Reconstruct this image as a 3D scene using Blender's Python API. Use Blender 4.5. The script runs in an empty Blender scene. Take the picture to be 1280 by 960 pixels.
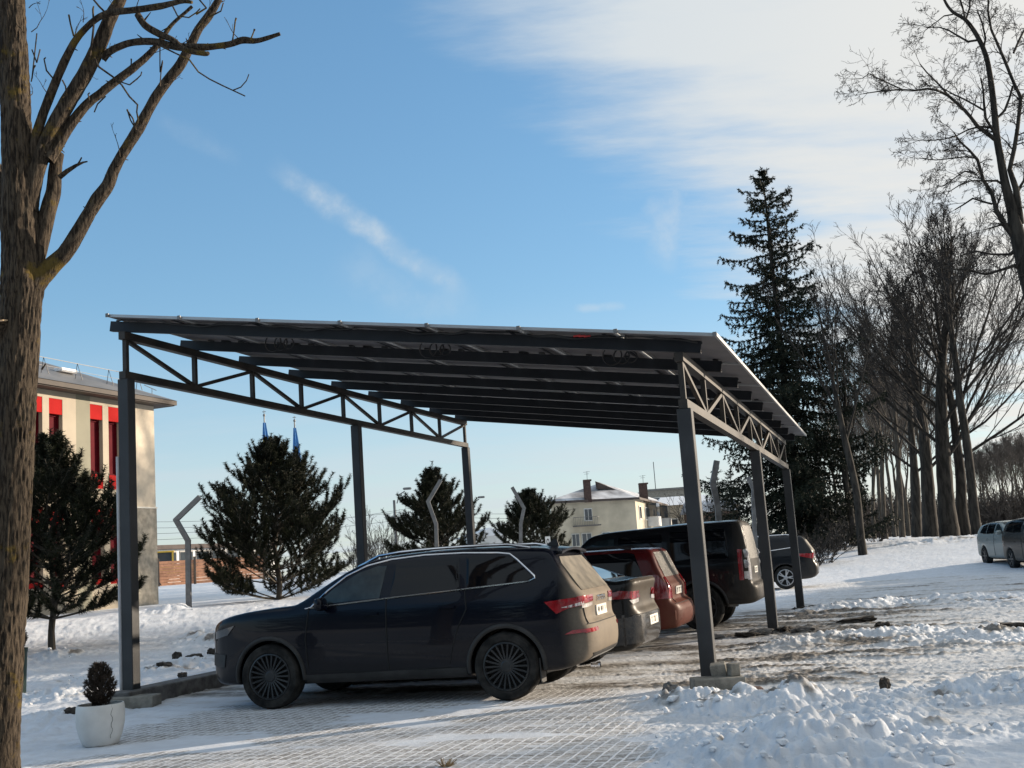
EXPOSURE = .70
SUN_AZ_D, SUN_EL_D, SUN_E = 65.7, 13.0, 5.0
SKY_S, SKY_DUST, SKY_OZONE = .047, .25, 3.0
SKY_TINT = (4.0, 4.2, 4.3, 1); CLOUD_A = (8.4, 9.4, 10.2, 1); CLOUD_B = (12.6, 11.9, 10.8, 1)
import bpy, bmesh, math, random
import numpy as np
from mathutils import Vector, Matrix
PI = math.pi
scene = bpy.context.scene
COL = scene.collection

# ------------------------------------------------------------------ survey of the photograph
F_, P_, R_, H_ = 1423.0, .153, .07, 1.47
cP, sP, cR, sR = math.cos(P_), math.sin(P_), math.cos(R_), math.sin(R_)
def ray(px, py):
    a = (px - 640) / F_; b = (480 - py) / F_
    x = a * cR + b * sR; y = -a * sR + b * cR
    return (x, cP - y * sP, sP + y * cP)
def at(px, py, Y):
    d = ray(px, py); t = Y / d[1]
    return Vector((d[0] * t, Y, H_ + d[2] * t))
def on_ground(px, py, z=0.0):
    d = ray(px, py); t = (z - H_) / d[2]
    return Vector((d[0] * t, d[1] * t, z))

# ------------------------------------------------------------------ object helpers
def new_obj(name, data, parent=None):
    o = bpy.data.objects.new(name, data); COL.objects.link(o)
    if parent is not None: o.parent = parent
    return o
def thing(name, label, cat, loc=(0, 0, 0), rz=0.0, group=None):
    o = new_obj(name, None); o.location = loc; o.rotation_euler = (0, 0, rz)
    o.empty_display_size = .2
    o['label'] = label; o['category'] = cat
    if group: o['group'] = group
    return o
def tag(o, label, cat, group=None, kind=None):
    if label: o['label'] = label
    if cat: o['category'] = cat
    if group: o['group'] = group
    if kind: o['kind'] = kind
    return o
def copy_tree(o, parent=None):
    c = o.copy(); COL.objects.link(c)
    if parent is not None: c.parent = parent
    for ch in o.children: copy_tree(ch, c)
    return c
def fast_mesh(name, V, Q, mat, parent=None, smooth=False):
    V = np.asarray(V, np.float32); Q = np.asarray(Q, np.int32)
    me = bpy.data.meshes.new(name); k = Q.shape[1]; n = len(Q)
    me.vertices.add(len(V)); me.vertices.foreach_set('co', V.ravel())
    me.loops.add(n * k); me.loops.foreach_set('vertex_index', Q.ravel())
    me.polygons.add(n)
    me.polygons.foreach_set('loop_start', np.arange(0, n * k, k, dtype=np.int32))
    me.polygons.foreach_set('use_smooth', np.full(n, smooth, dtype=bool))
    me.update(calc_edges=True)
    me.materials.append(mat)
    return new_obj(name, me, parent)

class MB:
    """collects shapes for ONE mesh"""
    def __init__(s): s.v = []; s.f = []
    def add(s, vs, fs):
        b = len(s.v); s.v += [tuple(v) for v in vs]; s.f += [tuple(i + b for i in f) for f in fs]; return s
    def box(s, c, size, rot=None, bev=0.0):
        hx, hy, hz = size[0] / 2, size[1] / 2, size[2] / 2
        if bev > 0:
            b = min(bev, hx * .9, hy * .9, hz * .9); vs = []
            for sx in (-1, 1):
                for sy in (-1, 1):
                    for sz in (-1, 1):
                        vs += [(sx * hx, sy * (hy - b), sz * (hz - b)), (sx * (hx - b), sy * hy, sz * (hz - b)), (sx * (hx - b), sy * (hy - b), sz * hz)]
            def I(sx, sy, sz, a): return ((sx > 0) * 4 + (sy > 0) * 2 + (sz > 0)) * 3 + a
            fs = []
            for sg in (-1, 1):
                fs.append([I(sg, -1, -1, 0), I(sg, 1, -1, 0), I(sg, 1, 1, 0), I(sg, -1, 1, 0)][::sg])
                fs.append([I(-1, sg, -1, 1), I(1, sg, -1, 1), I(1, sg, 1, 1), I(-1, sg, 1, 1)][::-sg])
                fs.append([I(-1, -1, sg, 2), I(1, -1, sg, 2), I(1, 1, sg, 2), I(-1, 1, sg, 2)][::sg])
            for a in (-1, 1):
                for b2 in (-1, 1):
                    fs.append([I(a, b2, -1, 0), I(a, b2, 1, 0), I(a, b2, 1, 1), I(a, b2, -1, 1)][::a * b2])
                    fs.append([I(a, -1, b2, 0), I(a, 1, b2, 0), I(a, 1, b2, 2), I(a, -1, b2, 2)][::-a * b2])
                    fs.append([I(-1, a, b2, 1), I(1, a, b2, 1), I(1, a, b2, 2), I(-1, a, b2, 2)][::a * b2])
                    for c2 in (-1, 1):
                        fs.append([I(a, b2, c2, 0), I(a, b2, c2, 1), I(a, b2, c2, 2)][::a * b2 * c2])
        else:
            vs = [(x * hx, y * hy, z * hz) for z in (-1, 1) for y in (-1, 1) for x in (-1, 1)]
            fs = [(0, 2, 3, 1), (4, 5, 7, 6), (0, 1, 5, 4), (2, 6, 7, 3), (0, 4, 6, 2), (1, 3, 7, 5)]
        M = rot if rot is not None else Matrix.Identity(3)
        C = Vector(c)
        return s.add([C + M @ Vector(v) for v in vs], fs)
    def bar(s, a, b, w, h=None, up=(0, 0, 1)):
        """square bar from a to b: w across, h along 'up'"""
        a = Vector(a); b = Vector(b); h = h or w
        d = (b - a); L = d.length; d.normalize(); u = Vector(up)
        x = d.cross(u)
        if x.length < 1e-4: x = d.cross(Vector((0, 1, 0)))
        x.normalize(); u = x.cross(d)
        M = Matrix((x, d, u)).transposed()
        return s.box((a + b) / 2, (w, L, h), M)
    def tube(s, pts, r, n=8, cap=True):
        pts = [Vector(p) for p in pts]; m = len(pts)
        rr = r if isinstance(r, (list, tuple)) else [r] * m
        ref = None; vs = []
        for i, p in enumerate(pts):
            d = (pts[min(i + 1, m - 1)] - pts[max(i - 1, 0)]).normalized()
            if ref is None: ref = d.orthogonal().normalized()
            ref = (ref - d * ref.dot(d)).normalized(); q = d.cross(ref)
            vs += [p + (ref * math.cos(2 * PI * k / n) + q * math.sin(2 * PI * k / n)) * rr[i] for k in range(n)]
        fs = [(i * n + k, i * n + (k + 1) % n, (i + 1) * n + (k + 1) % n, (i + 1) * n + k) for i in range(m - 1) for k in range(n)]
        if cap: fs += [tuple(range(n))[::-1], tuple((m - 1) * n + k for k in range(n))]
        return s.add(vs, fs)
    def lathe(s, prof, n=24, M=None):
        """prof: (r, z) list round the z axis; M places it"""
        M = M or Matrix.Identity(4); vs = []
        for r, z in prof:
            vs += [M @ Vector((r * math.cos(2 * PI * k / n), r * math.sin(2 * PI * k / n), z)) for k in range(n)]
        fs = [(i * n + k, i * n + (k + 1) % n, (i + 1) * n + (k + 1) % n, (i + 1) * n + k) for i in range(len(prof) - 1) for k in range(n)]
        return s.add(vs, fs)
    def prism(s, poly, z0, z1, M=None):
        M = M or Matrix.Identity(4); n = len(poly)
        vs = [M @ Vector((x, y, z0)) for x, y in poly] + [M @ Vector((x, y, z1)) for x, y in poly]
        fs = [tuple(range(n))[::-1], tuple(range(n, 2 * n))] + [(k, (k + 1) % n, n + (k + 1) % n, n + k) for k in range(n)]
        return s.add(vs, fs)
    def build(s, name, mat, parent=None, smooth=False, fix=True):
        me = bpy.data.meshes.new(name); me.from_pydata([tuple(v) for v in s.v], [], s.f)
        if fix:
            bm = bmesh.new(); bm.from_mesh(me); bmesh.ops.recalc_face_normals(bm, faces=bm.faces); bm.to_mesh(me); bm.free()
        me.materials.append(mat)
        if smooth:
            me.polygons.foreach_set('use_smooth', np.full(len(me.polygons), True))
            try: me.set_sharp_from_angle(angle=math.radians(40))
            except Exception: pass
        me.update()
        return new_obj(name, me, parent)

# ------------------------------------------------------------------ materials
def nodes_of(name):
    m = bpy.data.materials.new(name); m.use_nodes = True
    nt = m.node_tree; b = nt.nodes['Principled BSDF']
    return m, nt, b
def N(nt, kind, **kw):
    n = nt.nodes.new(kind)
    for k, v in kw.items():
        if k.startswith('i_'): n.inputs[k[2:].replace('_', ' ')].default_value = v
        else: setattr(n, k, v)
    return n
def L(nt, a, b): nt.links.new(a, b)
def mixc(nt, fac, a, b, blend='MIX'):
    n = nt.nodes.new('ShaderNodeMix'); n.data_type = 'RGBA'; n.blend_type = blend
    for s, v in ((n.inputs[0], fac), (n.inputs[6], a), (n.inputs[7], b)):
        if hasattr(v, 'links'): L(nt, v, s)
        else: s.default_value = v if not isinstance(v, tuple) or len(v) == 4 else (*v, 1)
    return n.outputs[2]
def math_(nt, op, a, b=0.0, clamp=False):
    n = nt.nodes.new('ShaderNodeMath'); n.operation = op; n.use_clamp = clamp
    for s, v in ((n.inputs[0], a), (n.inputs[1], b)):
        if hasattr(v, 'links'): L(nt, v, s)
        else: s.default_value = v
    return n.outputs[0]
def ramp(nt, v, lo, hi, a=0.0, b=1.0):
    n = nt.nodes.new('ShaderNodeMapRange'); n.interpolation_type = 'SMOOTHSTEP'
    L(nt, v, n.inputs[0]); n.inputs[1].default_value = lo; n.inputs[2].default_value = hi
    n.inputs[3].default_value = a; n.inputs[4].default_value = b
    return n.outputs[0]
def noise(nt, vec, scale, detail=4, rough=.55):
    n = N(nt, 'ShaderNodeTexNoise'); n.inputs['Scale'].default_value = scale; n.inputs['Detail'].default_value = detail
    n.inputs['Roughness'].default_value = rough
    if vec is not None: L(nt, vec, n.inputs['Vector'])
    return n.outputs['Fac']
def pbr(name, col, rough=.6, metal=0.0, var=.25, vs=6.0, bump=0.0, bs=60.0, col2=None, coat=0.0, spec=.5):
    m, nt, b = nodes_of(name)
    tc = N(nt, 'ShaderNodeTexCoord').outputs['Object']
    f = ramp(nt, noise(nt, tc, vs, 5), .3, .7)
    lo = tuple(c * (1 - var) for c in col); hi = col2 or tuple(min(1, c * (1 + var)) for c in col)
    L(nt, mixc(nt, f, lo, hi), b.inputs['Base Color'])
    b.inputs['Roughness'].default_value = rough; b.inputs['Metallic'].default_value = metal
    b.inputs['Coat Weight'].default_value = coat; b.inputs['Coat Roughness'].default_value = .05
    b.inputs['Specular IOR Level'].default_value = spec
    if bump:
        bn = N(nt, 'ShaderNodeBump'); bn.inputs['Strength'].default_value = bump; bn.inputs['Distance'].default_value = .02
        L(nt, noise(nt, tc, bs, 5), bn.inputs['Height']); L(nt, bn.outputs[0], b.inputs['Normal'])
    return m
def bark(name, col, col2, scale=14, stretch=.18, bump=.9, lichen=None):
    m, nt, b = nodes_of(name)
    tc = N(nt, 'ShaderNodeTexCoord').outputs['Object']
    mp = N(nt, 'ShaderNodeMapping'); mp.inputs['Scale'].default_value = (1, 1, stretch); L(nt, tc, mp.inputs[0])
    h = noise(nt, mp.outputs[0], scale, 8, .65)
    c = mixc(nt, ramp(nt, h, .38, .62), col, col2)
    if lichen:
        c = mixc(nt, ramp(nt, noise(nt, tc, 3.2, 6, .7), .56, .66, 0, .8), c, lichen)
    L(nt, c, b.inputs['Base Color']); b.inputs['Roughness'].default_value = .9
    b.inputs['Specular IOR Level'].default_value = .2
    bn = N(nt, 'ShaderNodeBump'); bn.inputs['Strength'].default_value = bump; bn.inputs['Distance'].default_value = .03
    L(nt, h, bn.inputs['Height']); L(nt, bn.outputs[0], b.inputs['Normal'])
    return m
def dirty_paint(name, col, Lc, metal=0.0, dirt=(.19, .16, .125), rear=.75, low=.55, rough=.25, x0=.50, x1=.12):
    m, nt, b = nodes_of(name)
    tc = N(nt, 'ShaderNodeTexCoord').outputs['Object']
    sp = N(nt, 'ShaderNodeSeparateXYZ'); L(nt, tc, sp.inputs[0])
    n1 = noise(nt, tc, 3.0, 6, .6); n2 = noise(nt, tc, 40, 4, .6)
    fr = ramp(nt, sp.outputs[0], Lc - x0, Lc - x1, 0, rear)
    fl = ramp(nt, sp.outputs[2], .35, .88, low, 0)
    d = math_(nt, 'MAXIMUM', fr, fl)
    d = math_(nt, 'MULTIPLY', d, math_(nt, 'ADD', .45, n1), True)
    d = math_(nt, 'ADD', d, math_(nt, 'MULTIPLY', math_(nt, 'SUBTRACT', n2, .5), math_(nt, 'MULTIPLY', d, .5)), True)
    L(nt, mixc(nt, d, col, dirt), b.inputs['Base Color'])
    L(nt, math_(nt, 'ADD', rough, math_(nt, 'MULTIPLY', d, .5), True), b.inputs['Roughness'])
    L(nt, math_(nt, 'SUBTRACT', .28, d, True), b.inputs['Coat Weight']); b.inputs['Specular IOR Level'].default_value = .14; b.inputs['Coat Roughness'].default_value = .025
    b.inputs['Metallic'].default_value = metal
    return m

M = {}
M['steel'] = pbr('dark_grey_steel_paint', (.011, .0125, .016), .5, 0, .2, 3, .05, 120, spec=.3)  # frame paint copy darkened to carry the shade under the roof
M['steel_truss'] = pbr('truss_paint', (.034, .032, .030), .5, 0, .3, 2.5, .05, 120, col2=(.055, .045, .036), spec=.3)  # frame paint copy, lightened and warmed for sun on the truss
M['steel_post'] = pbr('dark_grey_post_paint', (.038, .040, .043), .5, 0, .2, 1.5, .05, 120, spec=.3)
M['steel_panel'] = pbr('solar_panel_backsheet', (.15, .14, .145), .6, 0, .15, 2)
M['alu'] = pbr('panel_aluminium', (.40, .40, .40), .45, .6, .08, 3)
M['glass_pv'] = pbr('solar_cell_glass', (.01, .012, .03), .08, 0, .1, 4)
M['cable'] = pbr('black_cable', (.012, .012, .013), .5)
M['red_plastic'] = pbr('red_plastic', (.45, .03, .03), .4)
M['conduit'] = pbr('pale_grey_conduit', (.42, .42, .43), .5, 0, .1)
M['concrete'] = pbr('concrete', (.22, .205, .175), .9, 0, .3, 9, .5, 70)
M['concrete_dark'] = pbr('dark_concrete', (.13, .125, .12), .9, 0, .35, 9, .5, 60)
M['dirt'] = pbr('frozen_dirt', (.045, .038, .032), .95, 0, .5, 14, .9, 40)
M['brick_block'] = pbr('brick_lump', (.16, .10, .08), .9, 0, .35, 12, .6, 60)
M['snow'] = pbr('snow_lump', (.80, .81, .83), .85, 0, .06, 9, .7, 45)
M['tyre'] = pbr('tyre_rubber', (.014, .014, .014), .85, 0, .5, 8, .3, 90, col2=(.036, .034, .031), spec=.2)
M['rim_black'] = pbr('black_alloy', (.02, .022, .024), .38, .2, .3, 8)
M['rim_silver'] = pbr('silver_alloy', (.45, .46, .48), .35, .8, .15, 8)
M['plastic'] = pbr('black_plastic', (.018, .018, .019), .6, 0, .3, 10)
M['plastic_dusty'] = pbr('dusty_plastic', (.022, .021, .020), .7, 0, .4, 6)
M['seam'] = pbr('panel_gap', (.004, .004, .004), .8)
M['glass'] = pbr('dark_car_glass', (.003, .004, .006), .03, 0, .1, 2, spec=.32)
M['glass_front'] = pbr('clear_front_glass', (.012, .022, .027), .03, 0, .3, 4, col2=(.03, .045, .05), spec=.4)  # opaque; teal tint stands in for daylight showing through the window
M['glass_dusty'] = pbr('dusty_rear_glass', (.09, .08, .066), .42, 0, .35, 5, col2=(.18, .16, .125))
M['glass_frost'] = pbr('frosty_rear_glass', (.05, .05, .05), .4, 0, .6, 30, .6, 40, col2=(.15, .135, .11))
M['chrome'] = pbr('chrome', (.72, .72, .74), .12, 1, .03, 3)
M['lamp_red'] = pbr('red_lamp_lens', (.27, .006, .012), .15, 0, .25, 20, coat=1)
M['lamp_darkred'] = pbr('dark_red_lamp_lens', (.16, .006, .010), .15, 0, .25, 20, coat=1)
M['lamp_clear'] = pbr('clear_lamp_lens', (.62, .58, .55), .15, 0, .2, 30, coat=1)
M['lamp_front'] = pbr('headlamp_lens', (.04, .045, .05), .08, .3, .2, 14, coat=1)
M['plate'] = pbr('number_plate_white', (.62, .60, .55), .5, 0, .08, 20)
M['plate_ink'] = pbr('number_plate_black', (.02, .02, .02), .5)
M['bark_left'] = bark('maple_bark', (.015, .011, .008), (.088, .068, .048), 60, .14, .8, (.13, .09, .02))
M['bark_cut'] = pbr('cut_wood', (.50, .36, .22), .8, 0, .2, 20)
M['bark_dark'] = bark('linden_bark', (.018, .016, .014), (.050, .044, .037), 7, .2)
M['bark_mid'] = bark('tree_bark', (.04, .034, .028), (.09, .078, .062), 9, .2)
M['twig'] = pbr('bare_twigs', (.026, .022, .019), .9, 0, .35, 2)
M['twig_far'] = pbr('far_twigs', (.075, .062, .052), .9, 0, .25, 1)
M['needle'] = pbr('pine_needles', (.009, .015, .007), .7, 0, .5, 3, col2=(.022, .026, .009), spec=.25)
M['needle_spruce'] = pbr('spruce_needles', (.010, .017, .011), .7, 0, .4, 1.5, col2=(.018, .024, .012), spec=.25)
M['needle_brown'] = pbr('thuja_foliage', (.035, .024, .016), .8, 0, .4, 12)
M['cream'] = pbr('cream_render', (.385, .335, .26), .85, 0, .06, 1.5, .1, 50)
M['sage'] = pbr('grey_green_render', (.23, .22, .165), .85, 0, .06, 1.5)
M['speckle'] = pbr('pebble_dash_render', (.56, .49, .39), .9, 0, .07, 5, .3, 60)
M['plinth'] = pbr('grey_pebble_plinth', (.27, .25, .21), .9, 0, .25, 5, .3, 60)
M['coral'] = pbr('coral_red_panel', (.36, .014, .013), .8, 0, .07, 3, spec=.08)
M['wine'] = pbr('dark_red_blind', (.085, .002, .007), .7, 0, .15, 3, spec=.1)
M['pane'] = pbr('window_pane', (.05, .06, .07), .05, 0, .1, 2, spec=.7)
M['pane_pale'] = pbr('pale_window_frame', (.50, .50, .46), .5, 0, .1, 2)
M['roof_metal'] = pbr('grey_roof_sheet', (.16, .155, .15), .5, .2, .2, 1.2)
M['soffit'] = pbr('brown_eaves', (.05, .038, .03), .7, 0, .2, 2)
M['wire'] = pbr('dark_wire', (.05, .05, .055), .5)
M['galv'] = pbr('galvanised_steel', (.17, .17, .17), .5, .35, .2, 6)
M['post_dark'] = pbr('weathered_post', (.14, .14, .14), .6, .2, .3, 5)
M['house_wall'] = pbr('pale_house_render', (.50, .45, .35), .9, 0, .14, .6)
M['house_white'] = pbr('white_balcony', (.70, .70, .68), .7, 0, .1, 1)
M['house_roof'] = pbr('snow_dusted_roof', (.25, .25, .27), .7, 0, .35, .35, col2=(.66, .68, .72))
M['roof_dark'] = pbr('dark_roof', (.07, .055, .05), .8, 0, .3, .8)
M['chimney'] = pbr('dark_brick_chimney', (.075, .045, .038), .9, 0, .3, 5)
M['orange_wood'] = pbr('orange_fence_board', (.44, .22, .13), .8, 0, .2, 3)
M['yellow'] = pbr('yellow_cab_paint', (.62, .40, .05), .5, 0, .12, 2)
M['flag_y'] = pbr('yellow_flag_cloth', (.58, .44, .08), .8, 0, .15, 3)
M['flag_b'] = pbr('blue_flag_cloth', (.06, .22, .52), .8, 0, .15, 3)
M['pot_white'] = pbr('white_planter_plastic', (.62, .62, .60), .45, 0, .08, 5)
M['pot_green'] = pbr('dark_green_planter', (.02, .05, .035), .4, 0, .2, 5)
M['soil'] = pbr('potting_soil', (.04, .03, .022), .95, 0, .4, 30)
M['reed'] = pbr('dry_plant_stem', (.30, .22, .12), .9, 0, .3, 10)
M['white_sign'] = pbr('white_sign', (.72, .72, .70), .5, 0, .05, 4)
M['ink'] = pbr('black_paint', (.02, .02, .02), .6)
M['gas_pipe'] = pbr('yellow_pipe', (.50, .34, .10), .6, 0, .2, 5)

# ------------------------------------------------------------------ camera
cam = bpy.data.cameras.new('camera'); co = new_obj('camera', cam)
cam.sensor_fit = 'HORIZONTAL'; cam.sensor_width = 36; cam.lens = 36 * F_ / 1280
cam.clip_start = .1; cam.clip_end = 6000
Rv = Vector((1, 0, 0)); Uv = Vector((0, -sP, cP)); Fv = Vector((0, cP, sP))
Xc = Rv * cR - Uv * sR; Yc = Rv * sR + Uv * cR
co.matrix_world = Matrix.Translation((0, 0, H_)) @ Matrix((Xc, Yc, -Fv)).transposed().to_4x4()
scene.camera = co
scene.render.resolution_x = 1024; scene.render.resolution_y = 768
scene.view_settings.view_transform = 'Standard'; scene.view_settings.look = 'None'
scene.view_settings.gamma = 1; scene.view_settings.use_curve_mapping = False
scene.view_settings.exposure = EXPOSURE
try:
    scene.cycles.use_denoising = True; scene.cycles.denoiser = 'OPENIMAGEDENOISE'
    scene.cycles.max_bounces = 6; scene.cycles.diffuse_bounces = 3; scene.cycles.glossy_bounces = 3
    scene.cycles.transparent_max_bounces = 6
    scene.cycles.sample_clamp_indirect = 6
except Exception: pass

# ------------------------------------------------------------------ daylight: a low winter sun off to the right
SUN_AZ, SUN_EL = math.radians(SUN_AZ_D), math.radians(SUN_EL_D)       # azimuth clockwise from +Y
sdir = Vector((math.sin(SUN_AZ) * math.cos(SUN_EL), math.cos(SUN_AZ) * math.cos(SUN_EL), math.sin(SUN_EL)))
sun = bpy.data.lights.new('sun', 'SUN'); sun.energy = SUN_E; sun.angle = math.radians(.5); sun.color = (1, .84, .66)
so = new_obj('sun', sun); so.rotation_euler = sdir.to_track_quat('Z', 'Y').to_euler(); so.location = (30, 10, 30)
w = bpy.data.worlds.new('World'); scene.world = w; w.use_nodes = True
nt = w.node_tree; bg = nt.nodes['Background']
sky = N(nt, 'ShaderNodeTexSky', sky_type='NISHITA', sun_disc=False)
sky.sun_elevation = SUN_EL; sky.sun_rotation = SUN_AZ; sky.altitude = 100; sky.air_density = 1.0; sky.dust_density = SKY_DUST; sky.ozone_density = SKY_OZONE
tc = N(nt, 'ShaderNodeTexCoord').outputs['Generated']
# high cirrus: noise over a flat layer far overhead (direction / height), kept to the parts of the sky that carry cloud
sp = N(nt, 'ShaderNodeSeparateXYZ'); L(nt, tc, sp.inputs[0])
zz = math_(nt, 'ADD', math_(nt, 'MAXIMUM', sp.outputs[2], 0), .12)
cb = N(nt, 'ShaderNodeCombineXYZ'); L(nt, math_(nt, 'DIVIDE', sp.outputs[0], zz), cb.inputs[0]); L(nt, math_(nt, 'DIVIDE', sp.outputs[1], zz), cb.inputs[1])
def dirv(px, py): return Vector(ray(px, py)).normalized()
def plane_dot(v, vec):
    n = nt.nodes.new('ShaderNodeVectorMath'); n.operation = 'DOT_PRODUCT'
    L(nt, vec, n.inputs[0]); n.inputs[1].default_value = v; return n.outputs['Value']
mpa = N(nt, 'ShaderNodeMapping'); mpa.inputs['Rotation'].default_value = (0, 0, .5); mpa.inputs['Scale'].default_value = (.55, 1.5, 1); L(nt, cb.outputs[0], mpa.inputs[0])
wisp = noise(nt, mpa.outputs[0], 1.6, 9, .60)
fine = noise(nt, mpa.outputs[0], 7.0, 6, .6)
soft = noise(nt, tc, 2.2, 5, .55)
# the big veil on the right
nv = dirv(600, -20).cross(dirv(960, 400)).normalized()
if nv.dot(dirv(1200, 100)) < 0: nv = -nv
edge = plane_dot(nv, tc)
edge = math_(nt, 'ADD', edge, math_(nt, 'MULTIPLY', math_(nt, 'SUBTRACT', wisp, .5), .42))
edge = math_(nt, 'ADD', edge, math_(nt, 'MULTIPLY', math_(nt, 'SUBTRACT', soft, .5), .14))
veil = math_(nt, 'MULTIPLY', ramp(nt, edge, -.05, .12), ramp(nt, math_(nt, 'ADD', wisp, math_(nt, 'MULTIPLY', fine, .3)), .36, .74, .60, 1.0))
# the single streak left of centre
def streak(a, b, width, strength, nz):
    A, B = dirv(*a), dirv(*b); n_ = A.cross(B).normalized(); mid = (A + B).normalized(); t_ = n_.cross(mid).normalized()
    hl = A.angle(B) / 2
    across = plane_dot(n_, tc); along = plane_dot(t_, tc)
    across = math_(nt, 'ADD', across, math_(nt, 'MULTIPLY', math_(nt, 'SUBTRACT', soft2, .5), width * 2.2))
    f = ramp(nt, math_(nt, 'ABSOLUTE', across), 0, width, 1, 0)
    f = math_(nt, 'MULTIPLY', f, ramp(nt, math_(nt, 'ABSOLUTE', along), hl * .55, hl * 1.1, 1, 0))
    return math_(nt, 'MULTIPLY', math_(nt, 'MULTIPLY', f, strength), ramp(nt, nz, .34, .66, .35, 1.0))
soft2 = noise(nt, tc, 16, 6, .6); fine2 = noise(nt, tc, 34, 5, .6)
st = streak((345, 205), (580, 365), .014, .62, fine2)
st = math_(nt, 'ADD', st, streak((850, 215), (825, 340), .022, .40, fine2))
st = math_(nt, 'ADD', st, streak((715, 385), (785, 383), .006, .35, fine2))
st = math_(nt, 'ADD', st, streak((190, 145), (300, 205), .012, .10, fine2))
st = math_(nt, 'ADD', st, streak((420, 320), (600, 410), .035, .16, fine2))
# faint thin haze cloud low on the horizon
low = math_(nt, 'MULTIPLY', ramp(nt, sp.outputs[2], .0, .24, 1, 0), ramp(nt, wisp, .36, .66, .55, .9))
cl = math_(nt, 'MAXIMUM', math_(nt, 'MAXIMUM', veil, st), low, True)
cl.node.use_clamp = True
glow = ramp(nt, plane_dot(Vector((sdir.x, sdir.y, 0)).normalized(), tc), .3, 1.0)        # cloud is brighter towards the sun
ccol = mixc(nt, glow, CLOUD_A, CLOUD_B)
gm = N(nt, 'ShaderNodeGamma'); L(nt, sky.outputs[0], gm.inputs[0]); gm.inputs[1].default_value = .63      # the camera's tone curve on the sky
hs = N(nt, 'ShaderNodeHueSaturation'); hs.inputs['Saturation'].default_value = 1.30; L(nt, gm.outputs[0], hs.inputs['Color'])
skyc = mixc(nt, 1.0, hs.outputs[0], SKY_TINT, 'MULTIPLY')
L(nt, mixc(nt, cl, skyc, ccol), bg.inputs[0]); bg.inputs[1].default_value = SKY_S

# ------------------------------------------------------------------ carport frame of reference: s across the front, t going away
CA = -.311; CU = Vector((math.cos(CA), math.sin(CA), 0)); CV = Vector((-math.sin(CA), math.cos(CA), 0)); CO = Vector((-5.074, 14.782, 0))
CW, CL = 7.316, 12.651

# ------------------------------------------------------------------ ground
_rs = np.random.RandomState(7); _T = _rs.rand(256, 256)
def vn(x, y):
    xi = np.floor(x).astype(int); yi = np.floor(y).astype(int); fx = x - xi; fy = y - yi
    fx = fx * fx * (3 - 2 * fx); fy = fy * fy * (3 - 2 * fy)
    a = _T[xi & 255, yi & 255]; b = _T[(xi + 1) & 255, yi & 255]; c = _T[xi & 255, (yi + 1) & 255]; d = _T[(xi + 1) & 255, (yi + 1) & 255]
    return (a * (1 - fx) + b * fx) * (1 - fy) + (c * (1 - fx) + d * fx) * fy
def fbm(x, y, o=4, g=.5):
    s = 0; a = 1; n = 0
    for i in range(o):
        s = s + a * vn(x * 2 ** i + 17.3 * i, y * 2 ** i + 5.7 * i); n += a; a *= g
    return s / n
def ss(v, a, b):
    t = np.clip((v - a) / (b - a), 0, 1); return t * t * (3 - 2 * t)
def macro(x, y):
    x = np.asarray(x, float); y = np.asarray(y, float)
    th = np.arctan2(x, np.maximum(y, .01)); d = np.hypot(x, y)
    q = ss(th, -.09, .20)
    st = 20.5 + (40 - 20.5) * q; en = 31 + (60 - 31) * q
    z = (.80 + .25 * q) * ss(d, st, en) + .5 * ss(d, 34, 80) * (1 - q)
    z = z + .07 * ss(d, st - .5, st + 4) * fbm(x / 3., y / 3., 3) * 1.0
    return z
PILES = [  # px, py, radius across, radius in depth, height of the shovelled snow
    (862, 878, .35, .28, .15), (925, 888, .50, .45, .20), (1000, 884, .50, .5, .26), (960, 925, .62, .6, .20), (1060, 915, .60, .5, .24), (905, 930, .45, .5, .13),
    (1020, 955, .7, .5, .22), (1110, 945, .5, .45, .16), (930, 962, .6, .45, .16), (1100, 895, .45, .35, .13), (1190, 868, .8, .3, .17), (1262, 875, .6, .3, .18), (1235, 915, .6, .25, .08),
    (1060, 800, 1.0, .45, .08), (1130, 796, 1.2, .45, .12), (1210, 800, 1.2, .5, .11), (1275, 803, 1.2, .5, .09), (1000, 808, .7, .35, .07),
    (1060, 762, 1.4, .7, .09), (1130, 756, 1.6, .7, .11), (1210, 752, 1.6, .8, .10), (1280, 752, 1.6, .8, .08), (1090, 703, 3.5, 2.4, .14), (1180, 703, 3.5, 2.0, .14),
    (80, 872, .55, .6, .12), (60, 900, .5, .5, .08), (225, 838, .6, .8, .16), (265, 818, .7, .9, .18), (200, 806, .8, .9, .16), (120, 850, .6, .7, .13), (70, 838, .6, .5, .12), (968, 800, .35, .3, .06)]
PW = [(on_ground(a, b), rx, ry, h) for a, b, rx, ry, h in PILES]
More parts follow.
